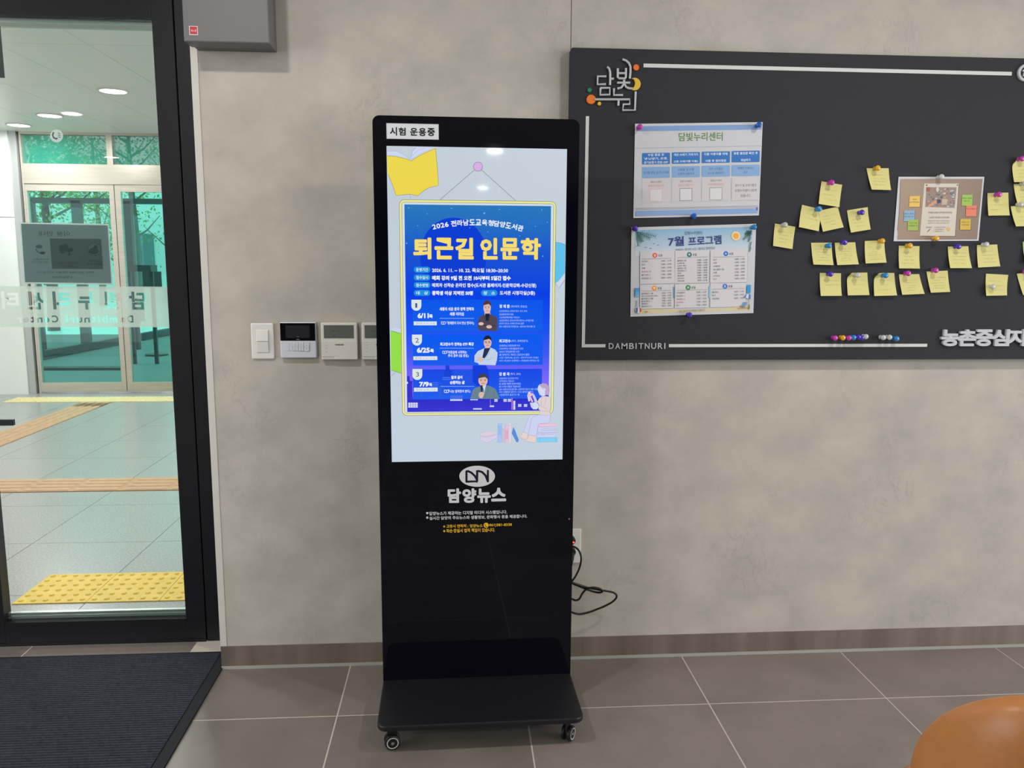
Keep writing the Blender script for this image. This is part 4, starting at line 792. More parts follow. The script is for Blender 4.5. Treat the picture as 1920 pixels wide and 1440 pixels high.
# --- grey cabinet high beside the door
gb = empty('door_control_box', (-.63, -.06, 2.07), 'grey metal box mounted high on the wall beside the door, with a small red sticker', 'box')
GM = mat('box_grey', (106, 103, 106), .45)
x0_, x1_ = on(342, 20, 1, -.12).x, on(504, 20, 1, -.12).x; zb_ = on(420, 80, 1, -.12).z
MB().box(x0_, x1_, -.122, -.055, zb_, 2.45).build('cover', GM, gb, bevel=.004)
MB().box(x0_+.006, x1_-.004, -.055, -.004, zb_+.003, 2.446).build('back_box', mat('box_grey_dark', (96, 94, 97), .5), gb, bevel=.003)
A = Art((x0_, -.1224, 2.1), (1, 0, 0), Z, .0002).crop(300, 0, 8); A.rect(434, 390, 572, 526, (214, 206, 208)); A.rect(446, 400, 560, 514, (188, 40, 58)); A.text('에스원', 462, 545, 442, 478, (230, 190, 196), .02); A.build('red_sticker', PRINT, gb)

# ================================================================ NOTICE BOARD
YB = -.035
tl, bl_ = on(1071.5, 92.5, 1, YB), on(1078, 677.2, 1, YB); xb0 = on(1069, 180, 1, YB).x; zb1 = on(1130, 93, 1, YB).z; zb0 = bl_.z; xb1 = 3.1
zb1 = (zb1+on(1900, 106.5, 1, YB).z)/2; zb0 = (zb0+on(1900, 672, 1, YB).z)/2
bd = empty('notice_board', ((xb0+xb1)/2, YB/2, zb0), 'large dark grey notice board with raised silver letters and pinned papers', 'notice board')
r = .008; L = []
for (cx, cz, t0) in ((xb0+r, zb0+r, 180), (xb1-r, zb0+r, 270), (xb1-r, zb1-r, 0), (xb0+r, zb1-r, 90)):
    for k in range(5): t = math.radians(t0+22.5*k); L.append((cx+r*math.cos(t), YB, cz+r*math.sin(t)))
MB().prism(L, (0, -YB-.001, 0)).build('board_panel', BOARD, bd)
def bz(px, py): return on(px, py, 1, YB)
def strip(xa, xb_, za, zb_, name='white_line', d=.002): MB().box(xa, xb_, YB-d, YB, za, zb_).build(name, mat('line_white', (208, 209, 207), .5), bd)
p = bz(1206.5, 122.5); q = bz(1206.5, 129.5); p2_ = bz(1897, 132); q2_ = bz(1897, 139)
zt1, zt0 = (p.z+p2_.z)/2, (q.z+q2_.z)/2; strip(p.x, p2_.x, zt0, zt1)
a = bz(1100, 218); b = bz(1106, 218); a2 = bz(1089, 651); xl0 = (a.x+a2.x)/2; lw = .0105; zl = (bz(1089, 651.3).z+bz(1155, 651).z)/2
strip(xl0, xl0+lw, zl, a.z); strip(xl0+lw, bz(1135, 648).x, zl, zl+lw); strip(bz(1254, 646).x, bz(1738, 646).x, zl, zl+lw)
for ch, xa, xb_ in (('D', 533, 612), ('A', 640, 718), ('M', 742, 838), ('B', 868, 944), ('I', 972, 988), ('T', 1020, 1100), ('N', 1124, 1200), ('U', 1228, 1308), ('R', 1338, 1412), ('I', 1442, 1458)):
    A_ = Art((0, YB, 0), (1, 0, 0), Z); A_.crop(1080, 620, 1920/220); vs, fs, _ = glyphs(ch, .012, 3); (x0_, z1_), (x1_, z0_) = A_.ab(xa, 203-(xa-533)*.001), A_.ab(xb_, 298-(xa-533)*.001)
    m = MB(); front = [(x0_+x*(x1_-x0_), YB-.003, z0_+y*(z1_-z0_)) for x, y, ly in vs]; m.add(front, fs); n = len(vs)
    from collections import Counter
    ec = Counter(tuple(sorted((f[i], f[(i+1) % len(f)]))) for f in fs for i in range(len(f)))
    for (i, j), c in ec.items():
        if c == 1: m.face([front[i], front[j], (front[j][0], YB, front[j][2]), (front[i][0], YB, front[i][2])])
    m.build('letter', SILVER, bd)
def raised(ch, cr, xa, xb_, ya, yb_, d, bold, m_):
    A_ = Art((0, YB, 0), (1, 0, 0), Z); A_.crop(*cr); vs, fs, _ = glyphs(ch, bold, 3); (x0_, z1_), (x1_, z0_) = A_.ab(xa, ya), A_.ab(xb_, yb_)
    b = MB(); front = [(x0_+x*(x1_-x0_), YB-d-ly*.0002, z0_+y*(z1_-z0_)) for x, y, ly in vs]; b.add(front, fs)
    ec = Counter(tuple(sorted((f[i], f[(i+1) % len(f)]))) for f in fs for i in range(len(f)))
    for (i, j), c in ec.items():
        if c == 1: b.face([front[i], front[j], (front[j][0], YB, front[j][2]), (front[i][0], YB, front[i][2])])
    return b.build('letter', m_, bd)
for ch, xa, xb_ in (('농', 246, 590), ('촌', 588, 920), ('중', 922, 1258), ('심', 1258, 1585), ('지', 1580, 1912), ('활', 1922, 2250), ('성', 2262, 2580), ('화', 2600, 2920), ('사', 2940, 3260), ('업', 3280, 3600)):
    raised(ch, (1740, 600, 1920/180), xa, xb_, 188-(xa-246)*.006, 520-(xa-246)*.002, .009, .045, SILVER)
# emblem of strokes and dots
LC = (1090, 100, 12)
def lp(x, y, Y=YB-.006): return on(LC[0]+x/12, LC[1]+y/12, 1, Y)
def stroke(pts, w=.0058):
    P = [lp(*p) for p in pts]; m = MB(); m.tube(P, w*.62, 8); return m.build('emblem_stroke', SILVER, bd, smooth=False)
for pts in ([(560, 520), (370, 520), (362, 700), (550, 695)], [(580, 305), (625, 340), (648, 420), (650, 580), (645, 715)], [(655, 575), (730, 572)], [(430, 780), (640, 780), (640, 930), (425, 935), (430, 780)],
            [(820, 340), (818, 540), (850, 565), (985, 565), (1000, 540), (1005, 335)], [(825, 448), (1000, 448)], [(925, 135), (1010, 165), (1070, 220), (1105, 300), (1105, 420), (1090, 570)], [(805, 662), (1095, 662)], [(962, 600), (955, 690), (900, 770), (810, 795)], [(965, 690), (1010, 760), (1070, 790), (1150, 792)],
            [(735, 790), (730, 940), (935, 940)], [(300, 1038), (1090, 1038), (1088, 1145), (945, 1150), (930, 1280), (1205, 1280), (1222, 860)], [(838, 1060), (830, 1180)]): stroke(pts)
def dot(x, y, rx, ry, c, nm):
    ctr = lp(x, y); R_ = (lp(x+rx, y)-ctr).length; MB().lathe([(R_*1.08, 0), (R_*1.08, .005), (R_, .0065), (0, .0065)], Vector((ctr.x, YB, ctr.z)), (0, -1, 0), 24).build('emblem_dot', mat(nm, c, .4), bd)
dot(222, 1035, 96, 104, (228, 118, 40), 'dot_orange'); dot(1236, 315, 62, 68, (228, 110, 36), 'dot_orange2'); dot(188, 825, 44, 52, (24, 128, 92), 'dot_green'); dot(408, 1130, 38, 42, (222, 178, 56), 'dot_yellow')
ms = []
for k in range(17): t = math.radians(118-17.3*k); ms.append((1190+138*math.cos(t), 700-142*math.sin(t)))
inn = []
for k in range(13): t = math.radians(-118+19*k-20); inn.append((1112+95*math.cos(t)*.95, 668-105*math.sin(t)))
P = [lp(x, y, YB) for x, y in ms]+[lp(x, y, YB) for x, y in ((1130, 835), (1120, 800), (1165, 775), (1195, 730), (1205, 680), (1195, 630), (1172, 592))]
MB().prism(P, (0, -.006, 0)).build('emblem_crescent', mat('dot_yellow', (222, 178, 56), .4), bd)
rc = bz(1922, 137); rg = MB(); rg.lathe([(.0285, 0), (.0285, .007), (.0265, .008), (.021, .008), (.0195, .006), (.0195, 0)], (rc.x, YB, rc.z), (0, -1, 0), 36, False); rg.build('emblem_ring', SILVER, bd)
MB().prism([(rc.x-.010, YB, rc.z-.012), (rc.x+.010, YB, rc.z-.010), (rc.x+.008, YB, rc.z+.012), (rc.x-.006, YB, rc.z+.012), (rc.x-.015, YB, rc.z+.006), (rc.x-.008, YB, rc.z+.002)], (0, -.007, 0)).build('emblem_mark', SILVER, bd)

# --- pushpins
PINC = {'purple': (84, 50, 190), 'pink': (206, 60, 180), 'yellow': (236, 178, 40), 'blue': (40, 140, 210), 'deep blue': (30, 100, 200), 'clear': (232, 232, 228)}
pin_proto = {}
def pin(color, px, py, lab, group='plastic push pins on the notice board', lying=False, yb=YB-.003):
    if color not in pin_proto:
        pm = mat('pin_'+color.replace(' ', '_'), PINC[color], .08, trans=.25 if color != 'clear' else .5, ior=1.45, coat=.6)
        t = empty('push_pin', (0, 0, 0), group=group)
        MB().lathe([(a_*1.2, b_*1.2) for a_, b_ in ((.0, .0), (.0055, .0), (.0062, .002), (.0045, .0045), (.0036, .009), (.0042, .0125), (.0072, .015), (.0078, .018), (.0068, .0205), (.0035, .0215), (0, .0215))], (0, 0, 0), (0, -1, 0), 18).build('pin_grip', pm, t, smooth=True)
        MB().lathe([(.0006, .001), (.0006, -.004)], (0, 0, 0), (0, -1, 0), 6).build('needle', CHROME, t)
        pin_proto[color] = [t, False]
    t, used = pin_proto[color]
    if used:
        n = t.copy(); col.objects.link(n)
        for c in t.children: d = c.copy(); col.objects.link(d); d.parent = n
    else: n = t; pin_proto[color][1] = True
    h = on(px, py, 1, yb-.019); n.location = (h.x, yb, h.z); n['label'] = lab; n['category'] = 'push pin'; n['group'] = group
    return n

# --- sheets of paper
PAPER = mat('paper', (202, 202, 208), .6)
def sheet(corners, name, lab, cat, group=None, lift=.0, curl=0, m=PAPER, y=YB-.0025, n=14, th=.0003, origin=None):
    """corners TL,TR,BR,BL as photo pixels; the sheet hangs on the board, its lower edge lifted"""
    C = [on(px, py, 1, y) for px, py in corners]; t = empty(name, tuple((C[0]+C[1]+C[2]+C[3])/4), lab, cat, group); G = []
    diag = (C[2]-C[0]).normalized()
    for j in range(n+1):
        for i in range(n+1):
            u, v = i/n, j/n; p = (C[0]*(1-u)+C[1]*u)*(1-v)+(C[3]*(1-u)+C[2]*u)*v; p = p+Vector((0, -lift*v*v, 0))
            if curl:
                R_ = .011; dd = (p-C[0]); s_ = .019-(dd.x*diag.x+dd.z*diag.z)
                if s_ > 0: p = p+diag*(s_-R_*math.sin(min(s_/R_, 2.2)))+Vector((0, -R_*(1-math.cos(min(s_/R_, 2.2))), 0))
            G.append(p)
    b = MB(); b.add(G, [(j*(n+1)+i, j*(n+1)+i+1, (j+1)*(n+1)+i+1, (j+1)*(n+1)+i) for j in range(n) for i in range(n)]); b.build('paper', m, t, smooth=True)
    return t, G, C
def art_on(C, cr, off=.0004): # frame that follows the sheet's own edges
    ex = (C[1]-C[0]).normalized(); return Art(C[0]+Vector((0, -off, 0)), ex, C[0]-C[3], .00002).crop(*cr)
Q = lambda ox, oy, s: (lambda x, y: (ox+x/s, oy+y/s))
# poster 1: rules of the centre
q = Q(1170, 210, 1920/280); CR = (1170, 210, 1920/280)
t, G, C = sheet([q(142, 152), q(1784, 130), q(1734, 1330), q(120, 1364)], 'paper_poster', 'white sheet of centre rules with blue boxes, upper of the two large printed papers', 'poster', n=2)
A = art_on(C, CR); B1, B2 = (36, 112, 190), (130, 168, 214)
A.rect(160, 172, 1765, 236, (126, 158, 208)); A.text('담빛누리센터', 704, 1268, 262, 372, (84, 138, 66), .012, 2); A.line([(150, 466), (1765, 434)], 4, (140, 170, 200))
xs_ = [(232, 590), (616, 974), (1000, 1360), (1386, 1742)]
TX1 = [('수업 종료 후', '냉·난방기, 조명,', '공기순환기 전원 OFF'), ('개인 쓰레기 가져가기', '(2층 쓰레기통 이용)'), ('다음 이용자를 위해', '사용 후 정리정돈'), ('창문 출입문 확인 후', '퇴실하기')]
TX2 = [('음식물 반입 및 취식 자제',), ('시설물 및 비품', '소중히 사용하기'), ('개인 소지품은', '스스로 관리하기'), ('정해진 이용시간', '준수')]
for i, (xa, xb_) in enumerate(xs_):
    dy = -i*9; A.rrect(xa, 526+dy, xb_, 672+dy, B1, 10); A.rrect(xa, 706+dy, xb_, 848+dy, B2, 10); A.rect(xa, 872+dy, xb_, 1162+dy, (206, 200, 204))
    T = TX1[i]
    for j, s_ in enumerate(T): yc = 526+dy+(24+48*j if len(T) == 3 else 30+88*j)+0; w2_ = min(155, len(s_)*15); A.text(s_, (xa+xb_)/2-w2_, (xa+xb_)/2+w2_, yc-16, yc+18, (220, 232, 244), .02)
    T = TX2[i]
    for j, s_ in enumerate(T): yc = 706+dy+(72 if len(T) == 1 else 42+54*j); w2_ = min(160, len(s_)*13); A.text(s_, (xa+xb_)/2-w2_, (xa+xb_)/2+w2_, yc-16, yc+18, (60, 84, 116), 0)
    if i < 3:
        cx = (xa+xb_)/2; A.text('담빛누리센터', cx-72, cx+72, 886+dy, 912+dy, (70, 66, 72)); A.text(('홈페이지 바로가기', '블로그 바로가기', '카카오톡 채널 바로가기')[i], cx-100, cx+100, 934+dy, 962+dy, (222, 120, 96))
        A.rect(cx-80, 990+dy, cx+80, 1150+dy, [(222, 170, 160), (80, 80, 130), (80, 120, 96)][i]); A.rect(cx-75, 995+dy, cx+75, 1145+dy, (216, 214, 218))
    else:
        for j, s_ in enumerate(('정수기 및 쓰레기통은', '담빛누리센터 2층에', '있습니다.')): w2_ = (138, 138, 66)[j]; A.text(s_, (xa+xb_)/2-w2_, (xa+xb_)/2+w2_, 924+66*j, 960+66*j, (80, 76, 82))
A.line([(150, 1240), (1720, 1206)], 4, (160, 140, 150)); A.line([(150, 1256), (1720, 1222)], 3, (150, 150, 170)); A.poly([(150, 1272), (1718, 1238), (1716, 1300), (148, 1336)], (134, 166, 214)); A.rect(1700, 1225, 1718, 1264, (50, 90, 160))
A.build('printed_page', PRINT, t)
pin('pink', *q(203, 193), 'magenta push pin at the upper left corner of the rules sheet'); pin('deep blue', *q(1733, 165), 'blue push pin at the upper right corner of the rules sheet'); pin('deep blue', *q(900, 1338), 'blue push pin at the bottom edge of the rules sheet')
# poster 2: July programme
q = Q(1170, 410, 1920/280); CR = (1170, 410, 1920/280)
t, G, C = sheet([q(95, 112), q(1700, 66), q(1664, 1214), q(82, 1260)], 'paper_poster', 'July programme poster with palm leaves and sun, lower of the two large printed papers', 'poster', n=2)
A = art_on(C, CR)
(xa, zt_), (xb_, zm) = A.ab(140, 148), A.ab(1648, 430); zz0 = A.ab(140, 1215)[1]
A.poly([(xa, zm), (xb_, zm), (xb_, zt_), (xa, zt_)], [(208, 214, 222), (208, 214, 222), (136, 182, 214), (136, 182, 214)], True)
A.poly([(140, 1170), (400, 1160), (900, 1175), (1300, 1150), (1620, 1120), (1620, 1180), (140, 1222)], (214, 202, 160))
def frond(x, y, pts, n=11, L_=92, c=(40, 98, 78)):
    for k, (tx, ty) in enumerate(pts):
        A.line([(x, y), (tx, ty)], 4, c)
        for i in range(n):
            u = (i+1)/n; bx_, by_ = x+(tx-x)*u, y+(ty-y)*u; d = Vector((tx-x, ty-y)).normalized(); 
            for s_ in (-1, 1):
                e_x = bx_+(d.x*.5-s_*d.y*.8)*L_*(1.15-u*.7); e_y = by_+(d.y*.5+s_*d.x*.8)*L_*(1.15-u*.7)
                if 140 < e_x < 1648 and e_y > 140: A.poly([(bx_-d.x*4.5, by_-d.y*4.5), (bx_+d.x*4.5, by_+d.y*4.5), (e_x, e_y)], c)
frond(150, 160, [(400, 225), (330, 250), (175, 345), (230, 290)]); frond(1640, 150, [(1535, 265), (1600, 290), (1560, 200)], 9, 60); frond(1640, 290, [(1610, 415)], 8, 48); frond(150, 1140, [(160, 1060)], 5, 34, (110, 150, 90)); frond(1600, 1170, [(1608, 1110)], 5, 26, (60, 120, 80))
A.disc(1437, 222, 58, (240, 214, 170)); A.disc(1437, 222, 38, (240, 170, 60))
A.text('담빛누리센터', 780, 1002, 160, 206, (70, 96, 120)); A.text('7월', 568, 770, 228, 352, (40, 62, 128), .02, 2, ang=.02); A.text('프로그램', 826, 1250, 222, 338, (40, 62, 128), .02, 2, ang=.03); A.text('함께하는 즐거운 시간, 7월에도 함께해요!', 662, 1170, 372, 408, (96, 110, 140), 0, 1, ang=.03)
for x, y in ((385, 320), (440, 338), (345, 382), (285, 368)): A.line([(x-16, y-3), (x, y+3), (x+14, y-2)], 5, (70, 120, 170))
A.poly([(205, 425), (650, 415), (650, 830), (205, 842)], (212, 208, 212)); A.poly([(655, 412), (1095, 402), (1090, 822), (652, 832)], (212, 208, 212)); A.poly([(1110, 402), (1585, 395), (1575, 815), (1105, 828)], (212, 208, 212))
A.poly([(205, 850), (640, 842), (636, 1150), (203, 1160)], (212, 208, 212)); A.poly([(655, 842), (1090, 832), (1084, 1140), (650, 1150)], (212, 208, 212)); A.poly([(1110, 832), (1570, 822), (1560, 1130), (1105, 1140)], (212, 208, 212))
for x, y, c, ch in ((395, 472, (226, 88, 50), '월'), (838, 462, (30, 116, 120), '화'), (1307, 450, (34, 110, 200), '수'), (388, 893, (240, 154, 40), '목'), (822, 884, (46, 140, 60), '금'), (1296, 869, (34, 110, 200), '토')):
    A.disc(x, y, 32, c); A.text(ch, x-14, x+14, y-15, y+15, (230, 230, 236), .02); A.text('요일', x+42, x+94, y-16, y+16, (60, 60, 70), .02)
def tl_(x0, x1, y, dy, names, times, tx0, tx1):
    for i, (a_, b_) in enumerate(zip(names, times)):
        c_ = (206, 96, 80) if a_[0] == '*' else (60, 58, 66); a_ = a_.lstrip('*'); w_ = min(x1-x0, 22*len(a_)); yy = y+dy*i
        A.text(a_, x0, x0+w_, yy-11, yy+11, c_, .01); A.text(b_, tx0, tx1, yy-19, yy+1, (96, 92, 100), 0)
H = ['10:00 ~ 11:50', '13:00 ~ 14:50', '14:00 ~ 15:50', '15:00 ~ 16:50', '17:00 ~ 18:50', '18:00 ~ 19:50', '19:00 ~ 20:50', '19:30 ~ 21:00', '20:00 ~ 21:30']
tl_(224, 345, 550, 43.5, ['라인댄스', '요가', '서예', '*청소년댄스 1반', '통기타 1', '라인댄스 2'], H, 478, 606)
tl_(684, 800, 540, 32.5, ['줌바댄스 1반', '노래교실', '스포츠 댄스', '실버댄스 2반', '라인댄스 1', '보컬', '영어회화', '오카리나', '기타교실'], H, 940, 1068)
tl_(1144, 1282, 528, 41.5, ['요가', '수영', '수채화반', '성인 클래식 교실', '서예', '오카리나', '탁구'], H, 1422, 1548)
tl_(222, 430, 962, 33, ['실버댄스 1반', '성인 스포츠(배드민턴)', '밸리댄스 2반', '방송댄스 1', '줌바댄스', '줌바댄스 2'], H, 486, 604)
tl_(672, 780, 952, 41, ['기초생활영어', '라인댄스 1', '라인댄스 2', '*한국무용', '탁구'], H, 932, 1056)
tl_(1130, 1220, 944, 42, ['줌바댄스', '탁구', '어린이발레'], H, 1414, 1536)
for x0_, x1_, y in ((225, 604, 518), (684, 1080, 500), (1145, 1550, 494), (222, 600, 930), (675, 1068, 920), (1135, 1540, 905)): A.line([(x0_, y), (x1_, y-10)], 3, (130, 128, 134))
A.poly([(140, 892), (195, 890), (195, 1000), (140, 1010)], [(120, 180, 220), (120, 180, 220), (40, 150, 214), (40, 150, 214)][::-1]); A.poly([(1575, 852), (1626, 850), (1622, 955), (1572, 960)], (50, 150, 214)); A.poly([(632, 876), (648, 876), (644, 1020), (632, 1020)], (70, 150, 190)); A.poly([(1088, 866), (1108, 866), (1104, 1020), (1086, 1020)], (140, 186, 216))
A.disc(183, 1174, 40, (214, 214, 220)); A.poly([(150, 1150), (175, 1137), (170, 1210), (152, 1200)], (50, 90, 160)); A.poly([(195, 1138), (220, 1155), (222, 1190), (200, 1208)], (206, 80, 50)); A.poly([(262, 1196), (288, 1184), (312, 1194), (286, 1204)], (200, 130, 70))
A.poly([(1530, 1010), (1575, 966), (1622, 975), (1622, 1035), (1580, 1022)], (60, 130, 190)); A.poly([(1560, 1018), (1575, 966), (1600, 972), (1592, 1028)], (214, 220, 228)); A.line([(1600, 1030), (1602, 1120)], 4, (120, 100, 80)); A.poly([(1500, 1130), (1535, 1070), (1580, 1075), (1545, 1140)], (110, 150, 190)); A.line([(1460, 1155), (1560, 1140), (1600, 1150)], 8, (190, 130, 80)); A.line([(1478, 1120), (1530, 1130)], 5, (90, 90, 100))
A.text('프로그램 일정은 변동될 수 있습니다', 700, 1036, 1166, 1194, (110, 106, 100), 0, 1, ang=.02)
A.build('printed_page', PRINT, t)
pin('purple', *q(146, 128), 'violet push pin at the upper left corner of the July poster'); pin('blue', *q(1672, 108), 'light blue push pin at the upper right corner of the July poster'); pin('purple', *q(840, 1238), 'violet push pin at the bottom edge of the July poster')
# poster 3: photo print
q = Q(1670, 320, 1851/180); CR = (1670, 320, 1851/180)
t, G, C = sheet([q(152, 118), q(1806, 118), q(1694, 1352), q(56, 1362)], 'photo_print', 'photo print of a poster and memos on brown wall, pinned among the sticky notes', 'photo print', n=2)
A = art_on(C, CR)
A.poly([(190, 158), (1775, 158), (1665, 1325), (130, 1330)], [(166, 144, 126), (140, 118, 104), (136, 114, 100), (160, 134, 116)]); A.line([(188, 190), (176, 700), (130, 1150)], 10, (120, 108, 100))
A.poly([(660, 262), (1322, 262), (1250, 1275), (590, 1270)], (110, 92, 82)); A.poly([(650, 248), (1312, 248), (1238, 1260), (566, 1254)], (206, 198, 186))
A.poly([(686, 318), (1270, 320), (1235, 718), (664, 700)], (150, 128, 118))
rr2 = random.Random(5)
for k in range(70):
    x = rr2.uniform(700, 1230); y = rr2.uniform(335, 680); w_ = rr2.uniform(14, 46); A.poly([(x, y), (x+w_, y+rr2.uniform(-14, 14)), (x+w_*.8, y+w_*.7), (x-w_*.2, y+w_*.6)], rr2.choice([(176, 190, 196), (140, 90, 70), (90, 70, 66), (110, 130, 100), (196, 160, 140), (80, 100, 140), (200, 196, 186), (160, 80, 66)]))
A.poly([(690, 700), (760, 640), (860, 570), (900, 590), (800, 680), (740, 700)], (206, 150, 120)); A.disc(930, 590, 38, (70, 60, 80)); A.rect(985, 545, 1080, 660, (190, 170, 150)); A.poly([(686, 320), (765, 320), (750, 400), (690, 390)], (160, 84, 60)); A.disc(900, 365, 28, (200, 200, 190), 48)
for t_x, a_, b_, y0_, y1_, c_ in (('우리들의 소중한 이야기를 남겨주세요', 720, 1180, 790, 826, (90, 80, 74)), ('소중한 의견을 남겨주세요', 740, 1130, 885, 918, (110, 100, 92)), ('여러분의 의견이 모여 더 나은 센터가 됩니다', 716, 1140, 955, 982, (120, 112, 104)), ('참여해 주신 분께 감사드립니다', 716, 1120, 998, 1022, (120, 112, 104)), ('참여방법', 680, 786, 1080, 1106, (80, 72, 66)), ('1. 포스트잇에 의견 작성하기', 826, 1060, 1080, 1104, (110, 100, 92)), ('2. 게시판에 붙이기', 826, 1030, 1120, 1144, (110, 100, 92)), ('3. 함께 나누기', 826, 1020, 1158, 1182, (110, 100, 92))):
    A.text(t_x, a_, b_, y0_, y1_, c_, .01)
A.line([(706, 1180), (760, 1125)], 12, (90, 84, 78)); A.disc(1112, 1130, 34, (226, 176, 90)); A.disc(694, 280, 12, (60, 56, 60)); A.disc(1284, 276, 12, (60, 56, 60))
for xa, ya, c_, T in ((362, 492, (228, 186, 92), ('의견', '남겨주세요')), (258, 770, (130, 172, 200), ('좋은 공간', '감사합니다')), (330, 948, (156, 182, 80), ('프로그램', '다양했으면')), (1372, 470, (150, 190, 80), ('항상 응원', '합니다')), (1452, 675, (222, 124, 96), ('최고예요!', '')), (1340, 932, (206, 174, 60), ('담빛누리', '사랑해요'))):
    A.poly([(xa+12, ya+14), (xa+212, ya+8), (xa+206, ya+214), (xa+4, ya+212)], (112, 92, 80)); A.poly([(xa, ya), (xa+204, ya-4), (xa+196, ya+206), (xa-8, ya+206)], c_)
    for j, s_ in enumerate(T):
        if s_: A.text(s_, xa+98-17*len(s_)-6, xa+98+17*len(s_), ya+48+52*j, ya+76+52*j, tuple(int(v*.5) for v in c_), .02)
A.build('printed_page', PRINT, t)
pin('clear', *q(975, 120), 'clear push pin at the top edge of the photo print'); pin('yellow', *q(880, 1308), 'amber push pin at the bottom edge of the photo print')

# --- sticky notes
NOTE = mat('note_yellow', (212, 204, 132), .65); NOTEG = mat('note_green', (176, 206, 150), .65)
a4 = Q(1430, 290, 1208/260); a5 = Q(1660, 290, 1208/260)
G_ = 'sticky notes on the notice board'
NOTES = [ # corners (crop px), crop, pin colour, pin pos, curl, label, written lines
 ([(905, 118), (1098, 118), (1106, 311), (938, 306)], a4, 'yellow', (1000, 117), 0, 'lone yellow sticky note up left of the photo print, topmost of the left notes', 4),
 ([(513, 232), (693, 262), (660, 458), (480, 430)], a4, 'pink', (600, 243), 0, 'yellow sticky note under a pink pin, standing on top of two overlapping tilted notes', 3),
 ([(343, 437), (521, 478), (475, 668), (303, 632)], a4, None, None, 0, 'left note of the overlapping tilted pair that shares a blue pin', 2),
 ([(487, 490), (655, 452), (697, 633), (517, 672)], a4, 'blue', (490, 473), 0, 'right note of the overlapping tilted pair, leaning the other way', 4),
 ([(735, 485), (915, 457), (928, 652), (757, 680)], a4, 'purple', (862, 503), 0, 'yellow sticky note tilted anticlockwise with a violet pin inside its right corner', 4),
 ([(107, 600), (285, 628), (252, 823), (83, 795)], a4, 'clear', (193, 612), 0, 'leftmost sticky note of all, tilted clockwise under a clear pin', 4),
 ([(422, 767), (600, 767), (605, 962), (430, 957)], a4, 'blue', (577, 793), 0, 'leftmost note of the upper straight row, blue pin at its right corner', 5),
 ([(628, 767), (807, 763), (823, 955), (637, 962)], a4, 'purple', (712, 765), 0, 'second note from the left in the upper straight row, violet pin on top', 6),
 ([(890, 752), (1060, 745), (1063, 940), (882, 948)], a4, 'yellow', (1040, 752), 0, 'third note of the upper straight row, amber pin at its right corner, densely written', 7),
 ([(498, 1030), (683, 1033), (675, 1228), (493, 1230)], a4, 'purple', (590, 1040), 0, 'leftmost note of the bottom row, violet pin on top', 2),
 ([(735, 1030), (912, 1027), (918, 1222), (730, 1225)], a4, 'clear', (828, 1050), 1, 'second note of the bottom row with curled corner and clear pin', 3),
 ([(972, 1032), (1147, 1030), (1155, 1225), (957, 1230)], a4, 'blue', (1070, 1053), 1, 'third note of the bottom row with curled corner and light blue pin', 3),
 ([(118, 793), (298, 797), (288, 992), (108, 990)], a5, 'yellow', (212, 793), 0, 'yellow sticky note under the left half of the photo print, amber pin on top', 4),
 ([(545, 800), (723, 797), (735, 988), (547, 988)], a5, 'purple', (636, 800), 0, 'yellow sticky note below the right half of the photo print, violet pin on top', 4),
 ([(798, 788), (975, 782), (990, 973), (797, 983)], a5, 'clear', (878, 783), 0, 'yellow sticky note right of and below the photo print, clear pin on top', 4),
 ([(118, 1043), (295, 1040), (332, 1212), (137, 1220)], a5, 'pink', (197, 1035), 0, 'bottom row note skewed to the right, pink pin on top, left of a similar one', 5),
 ([(358, 1018), (543, 1010), (555, 1195), (387, 1202)], a5, 'pink', (438, 1008), 0, 'bottom row note standing slightly higher than its neighbours, pink pin on top', 5),
 ([(890, 335), (1072, 330), (1072, 530), (887, 532)], a5, 'pink', (990, 347), 0, 'yellow sticky note right beside the photo print, pink pin near its top', 3),
 ([(877, 1037), (1072, 1047), (1042, 1225), (862, 1228)], a5, 'clear', (935, 1150), 0, 'bottom row note with the clear pin pushed through its middle', 3),
 ([(1145, 1037), (1330, 1018), (1372, 1205), (1190, 1222)], a5, 'pink', (1240, 1020), 0, 'bottom row note cut by the right edge of the photo', 3),
 ([(1105, 45), (1290, 40), (1285, 240), (1100, 243)], a5, 'pink', (1190, 35), 1, 'top note of the right edge cluster with a curled corner', 4),
 ([(1118, 255), (1300, 248), (1312, 440), (1135, 448)], a5, 'clear', (1215, 250), 0, 'middle note of the cluster at the right edge of the photo', 4),
 ([(1092, 450), (1280, 435), (1305, 620), (1118, 627)], a5, 'clear', (1180, 433), 0, 'lowest note of the cluster at the right edge, under a pearl pin', 3),
 ([(1197, 757), (1385, 750), (1388, 940), (1200, 946)], a5, 'pink', (1295, 750), 0, 'pale green sticky note barely showing at the right edge of the photo', 3)]
rn = random.Random(11)
